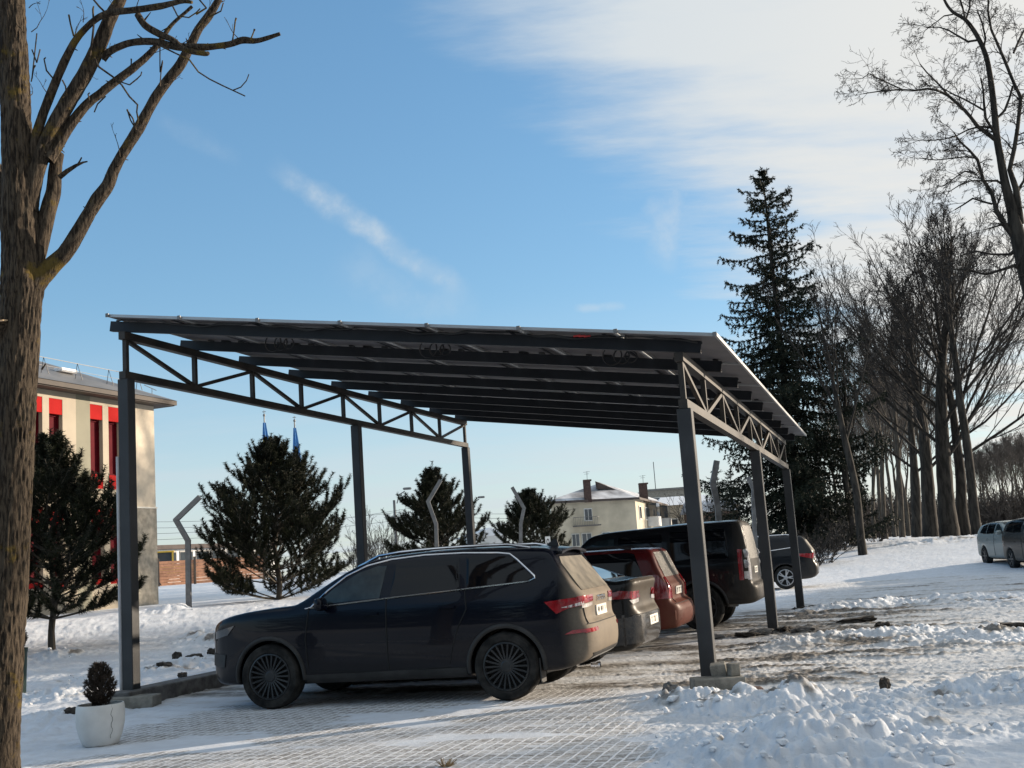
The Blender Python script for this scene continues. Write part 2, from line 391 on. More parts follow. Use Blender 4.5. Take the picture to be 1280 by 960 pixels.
def ground_fields(x, y):
    s = (x - CO.x) * CU.x + (y - CO.y) * CU.y; t = (x - CO.x) * CV.x + (y - CO.y) * CV.y
    d = np.hypot(x, y); th = np.arctan2(x, np.maximum(y, .01))
    pile = np.zeros_like(x)
    for p, rx, ry, h in PW:
        r2 = ((x - p.x) / rx) ** 2 + ((y - p.y) / ry) ** 2
        pile = np.maximum(pile, h * np.exp(-r2 * 1.1)) + .35 * np.minimum(pile, h * np.exp(-r2 * 1.1))
    m = macro(x, y)
    wx = (fbm(x * .7 + 3, y * .7 + 9, 3) - .5) * 1.6; wy = (fbm(x * .9 + 33, y * .9 + 1, 3) - .5) * .55
    streak = fbm((s + wx) / 3.2 + 3, (t + wy) / .42, 5, .62); streak2 = fbm((s + wx) / .8 + 9, (t + wy) / .20 + 4, 4, .6)
    blot = fbm(x * 1.5 + 60, y * 1.5 + 20, 5, .62)
    # where wheels keep the snow packed: under the roof and across the yard to the right of it
    under = ss(s, -.2, .5) * (1 - ss(s, 8.0, 11.0)) * ss(t, -.6, .4) * (1 - ss(t, 12.5, 14))
    yard = ss(s, 5.5, 8.0) * ss(t, -4.2, -2.0) * (1 - ss(m, .05, .35)) * (1 - ss(d, 36, 44))
    apron = ss(x, -5.2, -3.6) * (1 - ss(x, .4, 1.6)) * (1 - ss(t, -.2, .4)) * (1 - ss(pile, .02, .07))
    pm = ss(pile, .015, .09)
    road = np.exp(-((d - 24.8) / 1.3) ** 2) * (1 - ss(th, -.12, .0))
    rock = ss(np.abs(t + 3.), 0, 12)
    dirt = under * np.clip(.12 + 2.6 * (.55 * streak + .45 * blot - .41), 0, 1) + yard * np.clip(2.6 * (.6 * streak + .4 * streak2 - .485), 0, .58) + road * .35 * streak
    dirt = np.maximum(dirt, .16 * yard)
    dirt = np.clip(dirt * (1 - .9 * pm), 0, 1)
    dirt = np.clip(dirt + .55 * pm * ss(fbm(x * 2.2 + 40, y * 2.2, 4, .6), .60, .76), 0, 1)
    pv = apron * np.clip(ss(fbm(s / 1.5 + 30, t / .7 + 2, 5, .6), .26, .50), 0, 1)
    # heights
    rough = fbm(x * 3.1, y * 3.1, 4, .55) - .5
    def billow(k, o, ox): return np.abs(2 * fbm(x * k + ox, y * k + ox * .7, o, .5) - 1)
    b1 = billow(2.6, 2, 11.); b2 = billow(6.5, 2, 3.); b3 = billow(15., 2, 27.); keep = ss(fbm(x * 1.1 + 70, y * 1.1 + 70, 3), .32, .60)
    amp = np.where(d < 13, 1.0, .75)
    z = m + pile * (.42 + .66 * keep) + .9 * pm * amp * (.085 * np.minimum(b1, .45) * keep + .085 * np.minimum(b2, .5) + .035 * (b3 - .2) - .03)
    loose = np.clip(1 - apron - .8 * under - .75 * yard, .04, 1) * (1 - ss(d, 60, 120))
    z = z + loose * (1 - .65 * ss(d, 22, 40)) * (.075 * rough + .035 * (b2 - .2) * keep + .012 * (b3 - .2))
    z = z + (yard * .9 + under * .35) * (.05 * (streak - .5) + .05 * (streak2 - .5) + .035 * (b2 - .2) * ss(streak, .42, .6) + .02 * (b3 - .2))
    z = z + .35 * ss(d, 60, 200) * (fbm(x / 25, y / 25, 3) - .5) * 2
    return z, dirt, pv, s, t
def gz(x, y):
    return float(ground_fields(np.array([float(x)]), np.array([float(y)]))[0][0])
def mz(x, y): return float(macro(x, y))

th = np.concatenate([np.linspace(-PI, -.62, 70, endpoint=False), np.linspace(-.62, -.48, 40, endpoint=False), np.linspace(-.48, .48, 900, endpoint=False), np.linspace(.48, .62, 40, endpoint=False), np.linspace(.62, PI, 70, endpoint=False)])
rad = np.concatenate([[.0], np.linspace(.6, 5.5, 12, endpoint=False), 5.5 * (26 / 5.5) ** np.linspace(0, 1, 640, endpoint=False), 26 * (90 / 26.) ** np.linspace(0, 1, 170, endpoint=False), 90 * (3500 / 90.) ** np.linspace(0, 1, 40)])
TH, RA = np.meshgrid(th, rad); gx = (RA * np.sin(TH)).ravel(); gy = (RA * np.cos(TH)).ravel()
gzv, dirt, pv, gs, gt = ground_fields(gx, gy)
nt_, nr_ = len(th), len(rad); idx = np.arange(nt_ * nr_).reshape(nr_, nt_)
A_ = idx[:-1]; B_ = idx[1:]
Q = np.stack([A_, np.roll(A_, -1, 1), np.roll(B_, -1, 1), B_], -1).reshape(-1, 4)

m, nt, b = nodes_of('winter_ground'); M['ground'] = m
tc = N(nt, 'ShaderNodeTexCoord').outputs['Object']
aD = N(nt, 'ShaderNodeAttribute', attribute_name='dirt').outputs['Fac']; aP = N(nt, 'ShaderNodeAttribute', attribute_name='pave').outputs['Fac']
mp = N(nt, 'ShaderNodeMapping'); mp.vector_type = 'TEXTURE'; mp.inputs['Location'].default_value = CO; mp.inputs['Rotation'].default_value = (0, 0, CA); L(nt, tc, mp.inputs[0])
sep = N(nt, 'ShaderNodeSeparateXYZ'); L(nt, mp.outputs[0], sep.inputs[0])
sw = N(nt, 'ShaderNodeCombineXYZ'); L(nt, sep.outputs[1], sw.inputs[0]); L(nt, sep.outputs[0], sw.inputs[1])
n_f = noise(nt, tc, 26, 6, .65); n_m = noise(nt, tc, 3.2, 6, .6); n_g = noise(nt, tc, 140, 3, .6)
st_m = N(nt, 'ShaderNodeMapping'); st_m.inputs['Scale'].default_value = (.35, 3.2, 1); L(nt, mp.outputs[0], st_m.inputs[0])
n_s = noise(nt, st_m.outputs[0], 3.0, 7, .65)
snowc = mixc(nt, ramp(nt, n_m, .35, .65), (.69, .725, .775), (.61, .635, .675))
snowc = mixc(nt, ramp(nt, n_g, .60, .75, 0, .30), snowc, (.52, .51, .50))
snowc = mixc(nt, ramp(nt, math_(nt, 'ADD', aD, math_(nt, 'MULTIPLY', math_(nt, 'SUBTRACT', n_s, .5), .25)), .02, .26, 0, .6), snowc, (.50, .485, .465))
D = math_(nt, 'ADD', aD, math_(nt, 'MULTIPLY', math_(nt, 'SUBTRACT', n_s, .5), .55))
D = math_(nt, 'ADD', D, math_(nt, 'MULTIPLY', math_(nt, 'SUBTRACT', n_f, .5), .5))
Df = ramp(nt, D, .20, .62)
dirtc = mixc(nt, ramp(nt, n_f, .35, .7), (.085, .072, .06), (.27, .255, .235))
c = mixc(nt, Df, snowc, dirtc)
wob = N(nt, 'ShaderNodeVectorMath', operation='MULTIPLY_ADD'); nz3 = N(nt, 'ShaderNodeTexNoise'); nz3.inputs['Scale'].default_value = 6; L(nt, tc, nz3.inputs['Vector']); L(nt, nz3.outputs['Color'], wob.inputs[0]); wob.inputs[1].default_value = (.03, .03, 0); L(nt, sw.outputs[0], wob.inputs[2])
br = N(nt, 'ShaderNodeTexBrick'); br.inputs['Scale'].default_value = 1; br.inputs['Mortar Size'].default_value = .012; br.inputs['Mortar Smooth'].default_value = .4
br.inputs['Brick Width'].default_value = .30; br.inputs['Row Height'].default_value = .105; br.inputs['Bias'].default_value = 0
br.inputs['Color1'].default_value = (.15, .137, .122, 1); br.inputs['Color2'].default_value = (.23, .21, .185, 1); br.inputs['Mortar'].default_value = (.74, .75, .77, 1)
L(nt, wob.outputs[0], br.inputs['Vector'])
frost = ramp(nt, math_(nt, 'ADD', math_(nt, 'MULTIPLY', n_f, .6), math_(nt, 'MULTIPLY', n_s, .6)), .45, .74, 0, .86)
bc = mixc(nt, frost, br.outputs['Color'], (.72, .73, .75))
Pf = ramp(nt, math_(nt, 'ADD', aP, math_(nt, 'MULTIPLY', math_(nt, 'SUBTRACT', n_s, .5), 1.3)), .32, .80)
c = mixc(nt, Pf, c, bc)
L(nt, c, b.inputs['Base Color']); b.inputs['Roughness'].default_value = .75; b.inputs['Specular IOR Level'].default_value = .3
bp = N(nt, 'ShaderNodeBump'); bp.inputs['Strength'].default_value = .55; bp.inputs['Distance'].default_value = .03
hgt = math_(nt, 'ADD', math_(nt, 'MULTIPLY', n_f, .7), math_(nt, 'MULTIPLY', n_g, .35))
hgt = math_(nt, 'ADD', hgt, math_(nt, 'MULTIPLY', br.outputs['Fac'], math_(nt, 'MULTIPLY', Pf, .25)))
L(nt, hgt, bp.inputs['Height']); L(nt, bp.outputs[0], b.inputs['Normal'])
g = fast_mesh('ground', np.stack([gx, gy, gzv], 1), Q, m, smooth=True)
for nm, v in (('dirt', dirt), ('pave', pv)):
    a = g.data.attributes.new(nm, 'FLOAT', 'POINT'); a.data.foreach_set('value', v.astype(np.float32))
tag(g, 'snow covered ground of the parking yard with packed tracks and brick paving showing through', None, None, 'structure')
# ------------------------------------------------------------------ solar carport
GC = None
cp = thing('solar_carport', 'dark steel solar carport standing over the row of parked cars', 'carport', CO, CA)
HL_, HR_, TD = 4.171, 2.991, .63
LM = 6.826
SL = (HR_ - HL_) / CW
def roof_z(s): return HL_ + TD + SL * s
def cs(px): return px
for s0, H in ((0, HL_), (CW, HR_)):
    for t0 in (0, LM, CL):
        c = MB().box((s0, t0, H / 2 - .10), (.16, .16, H + .20 - .004), None, .008).build('column', M['steel_post'], cp)
        mbp = MB().box((s0, t0, .02), (.34, .34, .022), None, .004)
        for dx in (-.13, .13):
            for dy in (-.13, .13): mbp.tube([(s0 + dx, t0 + dy, .02), (s0 + dx, t0 + dy, .07)], .012, 6)
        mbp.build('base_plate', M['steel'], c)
for s0, H in ((0, HL_), (CW, HR_)):
    tr = MB().bar((s0, -.08, H + .05), (s0, CL + .08, H + .05), .10, .10).build('truss', M['steel_truss'], cp)
    MB().bar((s0, -.08, H + TD - .05), (s0, CL + .08, H + TD - .05), .10, .10).build('top_chord', M['steel_truss'], tr)
    dt = CL / 8
    for i in range(9):
        MB().bar((s0, i * dt, H + .10), (s0, i * dt, H + TD - .10), .06, .06, (1, 0, 0)).build('vertical_bar', M['steel_truss'], tr)
    for i in range(8):
        a, b_ = (i * dt + .05, (i + 1) * dt - .05)
        z0, z1 = (H + TD - .11, H + .11) if i % 2 == 0 else (H + .11, H + TD - .11)
        MB().bar((s0, a, z0), (s0, b_, z1), .05, .05, (1, 0, 0)).build('diagonal_bar', M['steel_truss'], tr)
PH = .135
nz = Vector((-SL, 0, 1)).normalized(); ux = Vector((1, 0, SL)).normalized()
def rp(s, t, k): return Vector((s, t, roof_z(s))) + nz * k
for i in range(9):
    t0 = i * CL / 8
    # C section: web towards the front, two flanges behind it
    a, b_ = rp(-.22, t0, PH / 2 + .006), rp(CW + .24, t0, PH / 2 + .006)
    w0 = .012
    mb = MB()
    off = Vector((0, -.035, 0))
    mb.bar(a + off, b_ + off, w0, PH, nz)
    for k in (-1, 1): mb.bar(a + nz * k * (PH / 2 - .004), b_ + nz * k * (PH / 2 - .004), .058, .008, nz)
    for k in (-1, 1): mb.bar(a + nz * k * (PH / 2 - .018) + Vector((0, .030, 0)), b_ + nz * k * (PH / 2 - .018) + Vector((0, .030, 0)), .006, .02, nz)
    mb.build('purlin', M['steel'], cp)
# modules: seven across, six deep
S0, S1, T0, T1 = -.07, CW + .47, -.36, CL + .42
nw, nd = 7, 6; pw = (S1 - S0) / nw; pd = (T1 - T0) / nd
def panel_parts():
    mbf = MB(); k0 = PH + .03; th_ = .035
    lx, ly = pw - .02, pd - .02
    fr = MB()
    for sx in (-1, 1): fr.box((sx * (lx / 2 - .015), 0, 0), (.03, ly, th_))
    for sy in (-1, 1): fr.box((0, sy * (ly / 2 - .015), 0), (lx - .062, .03, th_))
    bs = MB().box((0, 0, .006), (lx - .06, ly - .06, .010))
    gl = MB().box((0, 0, .0145), (lx - .064, ly - .064, .003))
    jb = MB().box((0, ly / 2 - .25, -.010), (.12, .09, .02), None, .004).box((-.25, ly / 2 - .25, -.008), (.07, .06, .016)).box((.25, ly / 2 - .25, -.008), (.07, .06, .016))
    return fr, bs, gl, jb
fr, bs, gl, jb = panel_parts()
Mroof = Matrix((ux, Vector((0, 1, 0)), nz)).transposed().to_4x4()
first = None
for i in range(nw):
    for j in range(nd):
        s_, t_ = S0 + (i + .5) * pw, T0 + (j + .5) * pd
        mtx = Matrix.Translation(rp(s_, t_, PH + .032)) @ Mroof
        if first is None:
            first = fr.build('solar_panel', M['alu'], cp)
            bs.build('backsheet', M['steel_panel'], first); gl.build('cell_glass', M['glass_pv'], first); jb.build('junction_box', M['cable'], first)
            o = first
        else: o = copy_tree(first, cp)
        o.matrix_local = mtx
# two rails under each module column join
for i in range(1, nw):
    s_ = S0 + i * pw
    MB().bar(rp(s_ - .16, T0 + .1, PH + .010), rp(s_ - .16, T1 - .1, PH + .010), .04, .008, nz).build('rail', M['steel'], cp)
rng = random.Random(3)
pts = []
for k in range(90):
    s_ = -.1 + k * (CW + .3) / 89
    pts.append(rp(s_, -.075 - .012 * math.sin(k * .9), PH + .005 + .024 * math.sin(k * .33) + .010 * math.sin(k * 1.1)))
MB().tube(pts, .013, 6).build('cable', M['cable'], cp)
pts = [p + Vector((0, -.012, .012 * math.sin(i * .5))) for i, p in enumerate(pts[4:88])]
MB().tube(pts, .009, 6).build('cable', M['cable'], cp)
for s_ in (1.9, 4.1, 6.45):
    mb = MB()
    for q in range(3):
        r_ = .115 - .022 * q; cx = s_ + q * .11 - .05
        mb.tube([rp(cx, .62, PH - .02) + Vector((r_ * math.cos(a * PI / 8), - .03 + .01 * q, -.09 + r_ * math.sin(a * PI / 8))) for a in range(17)], .010, 5, False)
    mb.build('cable_coil', M['cable'], cp)
mb = MB()
for q in range(3): mb.tube([rp(6.12 + q * .06, -.10, PH - .0), rp(6.20 + q * .06, -.11, PH + .012)], .011, 6)
mb.build('cable_connector', M['red_plastic'], cp)
for i in range(0, nw + 1):
    s_ = S0 + i * pw - (.04 if i == nw else 0) + (.04 if i == 0 else 0)
    MB().box(rp(s_, T0 - .006, PH + .032), (.045, .02, .05), None, .004).build('panel_clamp', M['galv'], cp)
MB().tube([(-.10, -.075, .02), (-.10, -.075, 3.15)], .020, 8).build('conduit', M['conduit'], cp)

# ------------------------------------------------------------------ concrete and loose blocks at the posts
kerb = MB().box((.02, CL / 2 + .15, .02), (.34, CL + .9, .34), None, .015)
o = kerb.build('concrete_kerb', M['concrete_dark']); o.location = CO; o.rotation_euler = (0, 0, CA)
tag(o, 'long concrete foundation strip under the left posts of the carport', 'kerb')
def cpt(s, t, z=0): return CO + CU * s + CV * t + Vector((0, 0, z))
def lump(name, label, cat, loc, size, mat, seed, rz=0, jag=.30, group=None, sub=3):
    r = random.Random(seed); bm = bmesh.new()
    bmesh.ops.create_icosphere(bm, subdivisions=sub, radius=.5)
    ph = [r.uniform(0, 6) for _ in range(6)]
    for v in bm.verts:
        n = v.co.normalized(); q = max(abs(n.x), abs(n.y), abs(n.z)); k = .5 / q * .55 + .5 * .45
        w_ = math.sin(4 * n.x + ph[0]) * math.sin(5 * n.y + ph[1]) + .6 * math.sin(9 * n.y + ph[2]) * math.sin(8 * n.x + 7 * n.z + ph[3])
        v.co = n * k * (1 + jag * .8 * w_ + r.uniform(-jag, jag) * .35)
        v.co.x *= size[0]; v.co.y *= size[1]; v.co.z *= size[2]
    me = bpy.data.meshes.new(name); bm.to_mesh(me); bm.free(); me.materials.append(mat)
    o = new_obj(name, me); o.location = loc; o.rotation_euler = (r.uniform(-.1, .1), r.uniform(-.1, .1), rz)
    tag(o, label, cat, group); return o
def block(name, label, loc, size, rot, mat, bev=.012, cat='concrete block', group=None):
    o = MB().box((0, 0, 0), size, None, bev).build(name, mat); o.location = loc; o.rotation_euler = rot
    tag(o, label, cat, group); return o
fb = cpt(CW, 0)
block('concrete_slab', 'flat pale concrete slab lying in snow at the foot of the front right post', fb + Vector((.02, -.38, .06)), (.54, .30, .13), (0, .02, CA + .33), M['concrete'])
block('concrete_block', 'larger tilted concrete block leaning against the front right post', fb + Vector((.06, -.26, .185)), (.16, .16, .13), (.12, -.10, CA + .1), M['concrete'], .008)
block('concrete_block', 'small upright concrete block beside the tilted one on the slab', fb + Vector((.20, -.35, .185)), (.11, .11, .13), (0, .04, CA + .6), M['concrete'], .008)
lump('rubble_piece', 'dark rubble piece in snow left of the pale slab', 'rubble', on_ground(838, 872) + Vector((0, 0, .07)), (.13, .12, .14), M['concrete_dark'], 4)
lump('brick_piece', 'brown broken brick lying right of the pale slab', 'brick', on_ground(944, 872) + Vector((0, 0, .05)), (.17, .13, .11), M['brick_block'], 5, jag=.12)
lump('brick_piece', 'pinkish broken brick half sunk in the snow heap', 'brick', on_ground(1003, 890, .24) + Vector((0, 0, -.03)), (.09, .07, .07), M['brick_block'], 6, .5, .12)
lump('stone', 'dark stone on the snow right of the heap', 'stone', on_ground(1107, 866) + Vector((0, 0, .08)), (.09, .08, .10), M['dirt'], 8)
mb_ = cpt(CW, LM)
for k, (dx, dy, sz, rz, lb) in enumerate([(-.30, -.25, (.42, .2, .10), .2, 'dark broken paving lump left of the middle right post'), (-.52, -.42, (.34, .2, .06), -.1, 'low dark slab piece in front of the middle right post'),
        (.42, -.35, (.40, .20, .11), .3, 'long grey kerb piece right of the middle right post'), (.20, -.05, (.32, .2, .10), .8, 'dark clod tucked behind the middle right post'), (-1.05, -.38, (.32, .2, .06), 0, 'flat dark clod alone left of the middle right post')]):
    lump('rubble_piece', lb, 'rubble', mb_ + Vector((dx, dy, .04)), sz, M['concrete_dark'] if k % 2 == 0 else M['dirt'], 20 + k, rz)
bb = cpt(CW, CL)
lump('rubble_piece', 'dark clods round the foot of the back right post', 'rubble', bb + Vector((.1, -.1, .03)), (.75, .4, .10), M['dirt'], 31)
for k, (px, py, sz, lb) in enumerate([(1070, 778, (.62, .4, .10), 'largest dark frozen clod on the open yard'), (1103, 785, (.20, .18, .12), 'small round dark clod right of the largest one'), (1040, 796, (.22, .2, .09), 'small dark clod on the low snow ridge'),
        (1270, 785, (.5, .3, .09), 'dark clod at the right edge of the yard')]):
    lump('frozen_clod', lb, 'clod', on_ground(px, py) + Vector((0, 0, .03)), sz, M['dirt'], 40 + k)
for k, (px, py, sz, lb) in enumerate([(221, 823, (.16, .14, .20), 'pointed dark stone on the snow bank behind the kerb'), (206, 832, (.26, .16, .10), 'dark clod lowest on the snow bank left of the pointed stone'), (243, 820, (.28, .2, .09), 'flat dark clod right of the pointed stone'),
        (265, 817, (.16, .14, .12), 'dark clod on the bank nearest the front of the navy car'), (228, 837, (.14, .12, .09), 'tiny dark clod below the pointed stone'), (246, 842, (.20, .12, .10), 'dark clod on the bank close above the kerb'), (92, 899, (.20, .12, .10), 'dark brick lump left of the white planter')]):
    p = on_ground(px, py, .12) if px > 100 else on_ground(px, py)
    lump('frozen_clod', lb, 'clod', Vector((p.x, p.y, gz(p.x, p.y) + sz[2] * .25)), sz, M['dirt'], 60 + k)
fl_ = cpt(0, 0)
block('concrete_block', 'grey concrete footing block at the foot of the front left post', fl_ + Vector((.12, -.28, .06)), (.60, .30, .15), (0, 0, CA + .25), M['concrete'], .015)
# loose snow crumbs thrown up round the heaps
V = []; Qs = []
r = np.random.RandomState(5); ico = [(0, 0, 1), (.894, 0, .447), (.276, .851, .447), (-.724, .526, .447), (-.724, -.526, .447), (.276, -.851, .447), (.724, .526, -.447), (-.276, .851, -.447), (-.894, 0, -.447), (-.276, -.851, -.447), (.724, -.526, -.447), (0, 0, -1)]
icf = [(0, 1, 2), (0, 2, 3), (0, 3, 4), (0, 4, 5), (0, 5, 1), (1, 6, 2), (2, 7, 3), (3, 8, 4), (4, 9, 5), (5, 10, 1), (2, 6, 7), (3, 7, 8), (4, 8, 9), (5, 9, 10), (1, 10, 6), (6, 11, 7), (7, 11, 8), (8, 11, 9), (9, 11, 10), (10, 11, 6)]
ico = np.array(ico); icf = np.array(icf)
cx = []; 
for p, rx, ry, h in PW:
    n = int(60 * min(1.0, rx * ry * 2.2)) if p.y < 20 else 20
    ang = r.rand(n) * 2 * PI; rr = np.sqrt(r.rand(n)) * 1.35
    for a, q in zip(ang, rr): cx.append((p.x + rx * q * math.cos(a), p.y + ry * q * math.sin(a), .004 + .030 * r.rand() ** 4))
for _ in range(70):
    p, rx, ry, h = PW[r.randint(0, 13)]
    cx.append((p.x + rx * 1.3 * (r.rand() * 2 - 1), p.y + ry * 1.3 * (r.rand() * 2 - 1), -(.014 + .030 * r.rand() ** 2)))
cx = np.array(cx); cz = ground_fields(cx[:, 0], cx[:, 1])[0]
for (x, y, s_), z in zip(cx, cz):
    big = s_ < 0; s_ = abs(s_)
    vv = ico * (1 + (.9 if big else .55) * (r.rand(12, 1) - .5)) * s_ * np.array([1 + .5 * r.rand(), 1 + .5 * r.rand(), .8])
    Qs.append(icf + len(V) * 12); V.append(vv + np.array([x, y, z + s_ * .35]))
o = fast_mesh('snow_crumbs', np.concatenate(V), np.concatenate(Qs), M['snow'], smooth=False)
tag(o, 'loose crumbs of snow lying on and around the shovelled heaps', None, None, 'stuff')
# ------------------------------------------------------------------ cars: one smooth shell from three outlines, everything else laid on that shell
def smooth_poly(P, n=4, closed=True):
    P = [np.array(p[:2], float) for p in P]; m = len(P); out = []
    for i in range(m if closed else m - 1):
        if closed: p0, p1, p2, p3 = P[i - 1], P[i], P[(i + 1) % m], P[(i + 2) % m]
        else: p0, p1, p2, p3 = P[max(i - 1, 0)], P[i], P[i + 1], P[min(i + 2, m - 1)]
        d = np.linalg.norm(p2 - p1); t1 = (p2 - p0); t2 = (p3 - p1)
        t1 = t1 / (np.linalg.norm(t1) + 1e-9) * d * .9; t2 = t2 / (np.linalg.norm(t2) + 1e-9) * d * .9
        for k in range(n):
            t = k / n
            out.append((2 * t ** 3 - 3 * t ** 2 + 1) * p1 + (t ** 3 - 2 * t ** 2 + t) * t1 + (-2 * t ** 3 + 3 * t ** 2) * p2 + (t ** 3 - t ** 2) * t2)
    if not closed: out.append(P[-1])
    return np.array(out)
def sd_poly(x, y, P):
    if x.ndim == 1 and y.ndim == 1 and len(x) < 3000:
        A = P; B = np.roll(P, 1, 0); E_ = B - A
        wx = x[:, None] - A[None, :, 0]; wy = y[:, None] - A[None, :, 1]; ex = E_[None, :, 0]; ey = E_[None, :, 1]
        t = np.minimum(1, np.maximum(0, (wx * ex + wy * ey) / (ex * ex + ey * ey + 1e-12)))
        d = ((wx - ex * t) ** 2 + (wy - ey * t) ** 2).min(1)
        yy = y[:, None]; c1 = yy >= A[None, :, 1]; c2 = yy < B[None, :, 1]; c3 = ex * wy > ey * wx
        fl = (c1 & c2 & c3) | (~c1 & ~c2 & ~c3)
        return np.where(fl.sum(1) % 2 == 1, -1.0, 1.0) * np.sqrt(d)
    d = np.full(np.broadcast(x, y).shape, 1e9); sgn = np.ones(d.shape); j = len(P) - 1
    for i in range(len(P)):
        ex, ey = P[j] - P[i]; wx = x - P[i][0]; wy = y - P[i][1]
        t = np.clip((wx * ex + wy * ey) / (ex * ex + ey * ey + 1e-12), 0, 1)
        bx = wx - ex * t; by = wy - ey * t; d = np.minimum(d, bx * bx + by * by)
        c1 = y >= P[i][1]; c2 = y < P[j][1]; c3 = ex * wy > ey * wx
        fl = (c1 & c2 & c3) | (~c1 & ~c2 & ~c3); sgn = np.where(fl, -sgn, sgn); j = i
    return sgn * np.sqrt(d)
def smax(a, b, k):
    h = np.maximum(k - np.abs(a - b), 0) / k
    return np.maximum(a, b) + h * h * k * .25
class Shell:
    def __init__(s, side, plan, front, axles, arch, L_, k1=.14, k2=.10, zarch=None):
        s.side = smooth_poly(side, 4); s.L = L_
        pl = list(plan); s.plan = smooth_poly(pl, 4, False); s.plan = np.concatenate([s.plan, [[L_ + .0, -2], [0, -2]]])
        s.plan[0] = (s.plan[0][0], s.plan[0][1]); fr = smooth_poly(front, 4, False); s.front = np.concatenate([fr, [[-2, fr[-1][1]], [-2, fr[0][1]]]])
        s.axles = axles; s.arch = arch; s.k1 = k1; s.k2 = k2; s.za = zarch
    def f(s, x, y, z, arches=False):
        ay = np.abs(y)
        a = smax(sd_poly(x, z, s.side), sd_poly(x, ay, s.plan), s.k1)
        a = smax(a, sd_poly(ay, z, s.front), s.k2)
        return a
    def mesh(s, h):
        x0, x1 = -.08, s.L + .10; z0 = .10; z1 = s.side[:, 1].max() + .08; y1 = s.front[:, 0].max() + .08
        X = np.arange(x0, x1, h); Y = np.arange(-y1, y1 + h, h); Z = np.arange(z0, z1, h)
        S = sd_poly(X[:, None], Z[None, :], s.side); P = sd_poly(X[:, None], np.abs(Y)[None, :], s.plan); Fr = sd_poly(np.abs(Y)[:, None], Z[None, :], s.front)
        F = smax(smax(S[:, None, :], P[:, :, None], s.k1), Fr[None], s.k2)
        for ax in s.axles:
            cyl = np.sqrt((X[:, None] - ax) ** 2 + (Z[None, :] - s.za) ** 2) - s.arch
            inn = np.maximum(cyl[:, None, :], (y1 - .08 - .34) - np.abs(Y)[None, :, None])
            F = np.maximum(F, -inn)
        return surfnet(F, np.array([x0, -y1, z0]), h)
    def hit(s, o, d, n=26, tmax=2.5):
        """march rays (o, unit d) to the shell: first crossing"""
        lo = np.zeros(len(o)); t = np.zeros(len(o))
        for i in range(26):
            p = o + d * t[:, None]; v = s.f(p[:, 0], p[:, 1], p[:, 2]); t = t + np.clip(v * .9, -.05, .3)
        return o + d * t[:, None]
    def normal(s, p):
        e = .004; g = []
        for i in range(3):
            q = p.copy(); q[:, i] += e; a = s.f(q[:, 0], q[:, 1], q[:, 2]); q[:, i] -= 2 * e; g.append(a - s.f(q[:, 0], q[:, 1], q[:, 2]))
        g = np.stack(g, 1); return g / (np.linalg.norm(g, axis=1, keepdims=True) + 1e-9)
def surfnet(F, org, h):
    s = F < 0; nx, ny, nz_ = F.shape
    c = [(i, j, k) for i in (0, 1) for j in (0, 1) for k in (0, 1)]
    cnt = sum(s[i:nx - 1 + i, j:ny - 1 + j, k:nz_ - 1 + k].astype(np.int8) for i, j, k in c)
    act = np.argwhere((cnt > 0) & (cnt < 8)); vid = np.full((nx - 1, ny - 1, nz_ - 1), -1, np.int32); vid[tuple(act.T)] = np.arange(len(act))
    acc = np.zeros((len(act), 3)); num = np.zeros(len(act))
    for a in range(8):
        for b in range(a + 1, 8):
            ca, cb_ = np.array(c[a]), np.array(c[b])
            if np.abs(ca - cb_).sum() != 1: continue
            fa = F[tuple((act + ca).T)]; fb_ = F[tuple((act + cb_).T)]; x = (fa < 0) != (fb_ < 0)
            t = np.where(x, fa / np.where(fa - fb_ == 0, 1, fa - fb_), 0)
            acc += np.where(x[:, None], ca + t[:, None] * (cb_ - ca), 0); num += x
    V = (act + acc / num[:, None]) * h + org
    Qs = []
    for ax in range(3):
        sl0 = [slice(None)] * 3; sl1 = [slice(None)] * 3; sl0[ax] = slice(0, -1); sl1[ax] = slice(1, None)
        e = s[tuple(sl0)] != s[tuple(sl1)]; E = np.argwhere(e); o1, o2 = [(1, 2), (2, 0), (0, 1)][ax]
        E = E[(E[:, o1] > 0) & (E[:, o2] > 0) & (E[:, o1] < F.shape[o1] - 1) & (E[:, o2] < F.shape[o2] - 1)]
        q = []
        for d1, d2 in ((-1, -1), (0, -1), (0, 0), (-1, 0)):
            G = E.copy(); G[:, o1] += d1; G[:, o2] += d2; q.append(vid[tuple(G.T)])
        q = np.stack(q, 1); inside = s[tuple(E.T)]; q[~inside] = q[~inside][:, ::-1]; Qs.append(q)
    return V, np.concatenate(Qs)
def col_grid(poly, nc, nr):
    """grid of points inside a polygon that is single valued across its first coordinate"""
    P = np.array(poly, float); u0, u1 = P[:, 0].min(), P[:, 0].max()
    us = np.unique(np.round(np.concatenate([np.linspace(u0, u1, nc), P[:, 0]]), 4)); rows = []
    for u in us:
        uu = min(max(u, u0 + 1e-4), u1 - 1e-4); hs = []
        for i in range(len(P)):
            a, b = P[i - 1], P[i]
            if (a[0] - uu) * (b[0] - uu) <= 0 and abs(a[0] - b[0]) > 1e-9:
                hs.append(a[1] + (b[1] - a[1]) * (uu - a[0]) / (b[0] - a[0]))
        rows.append([(u, v) for v in np.linspace(min(hs), max(hs), nr)])
    return np.array(rows)
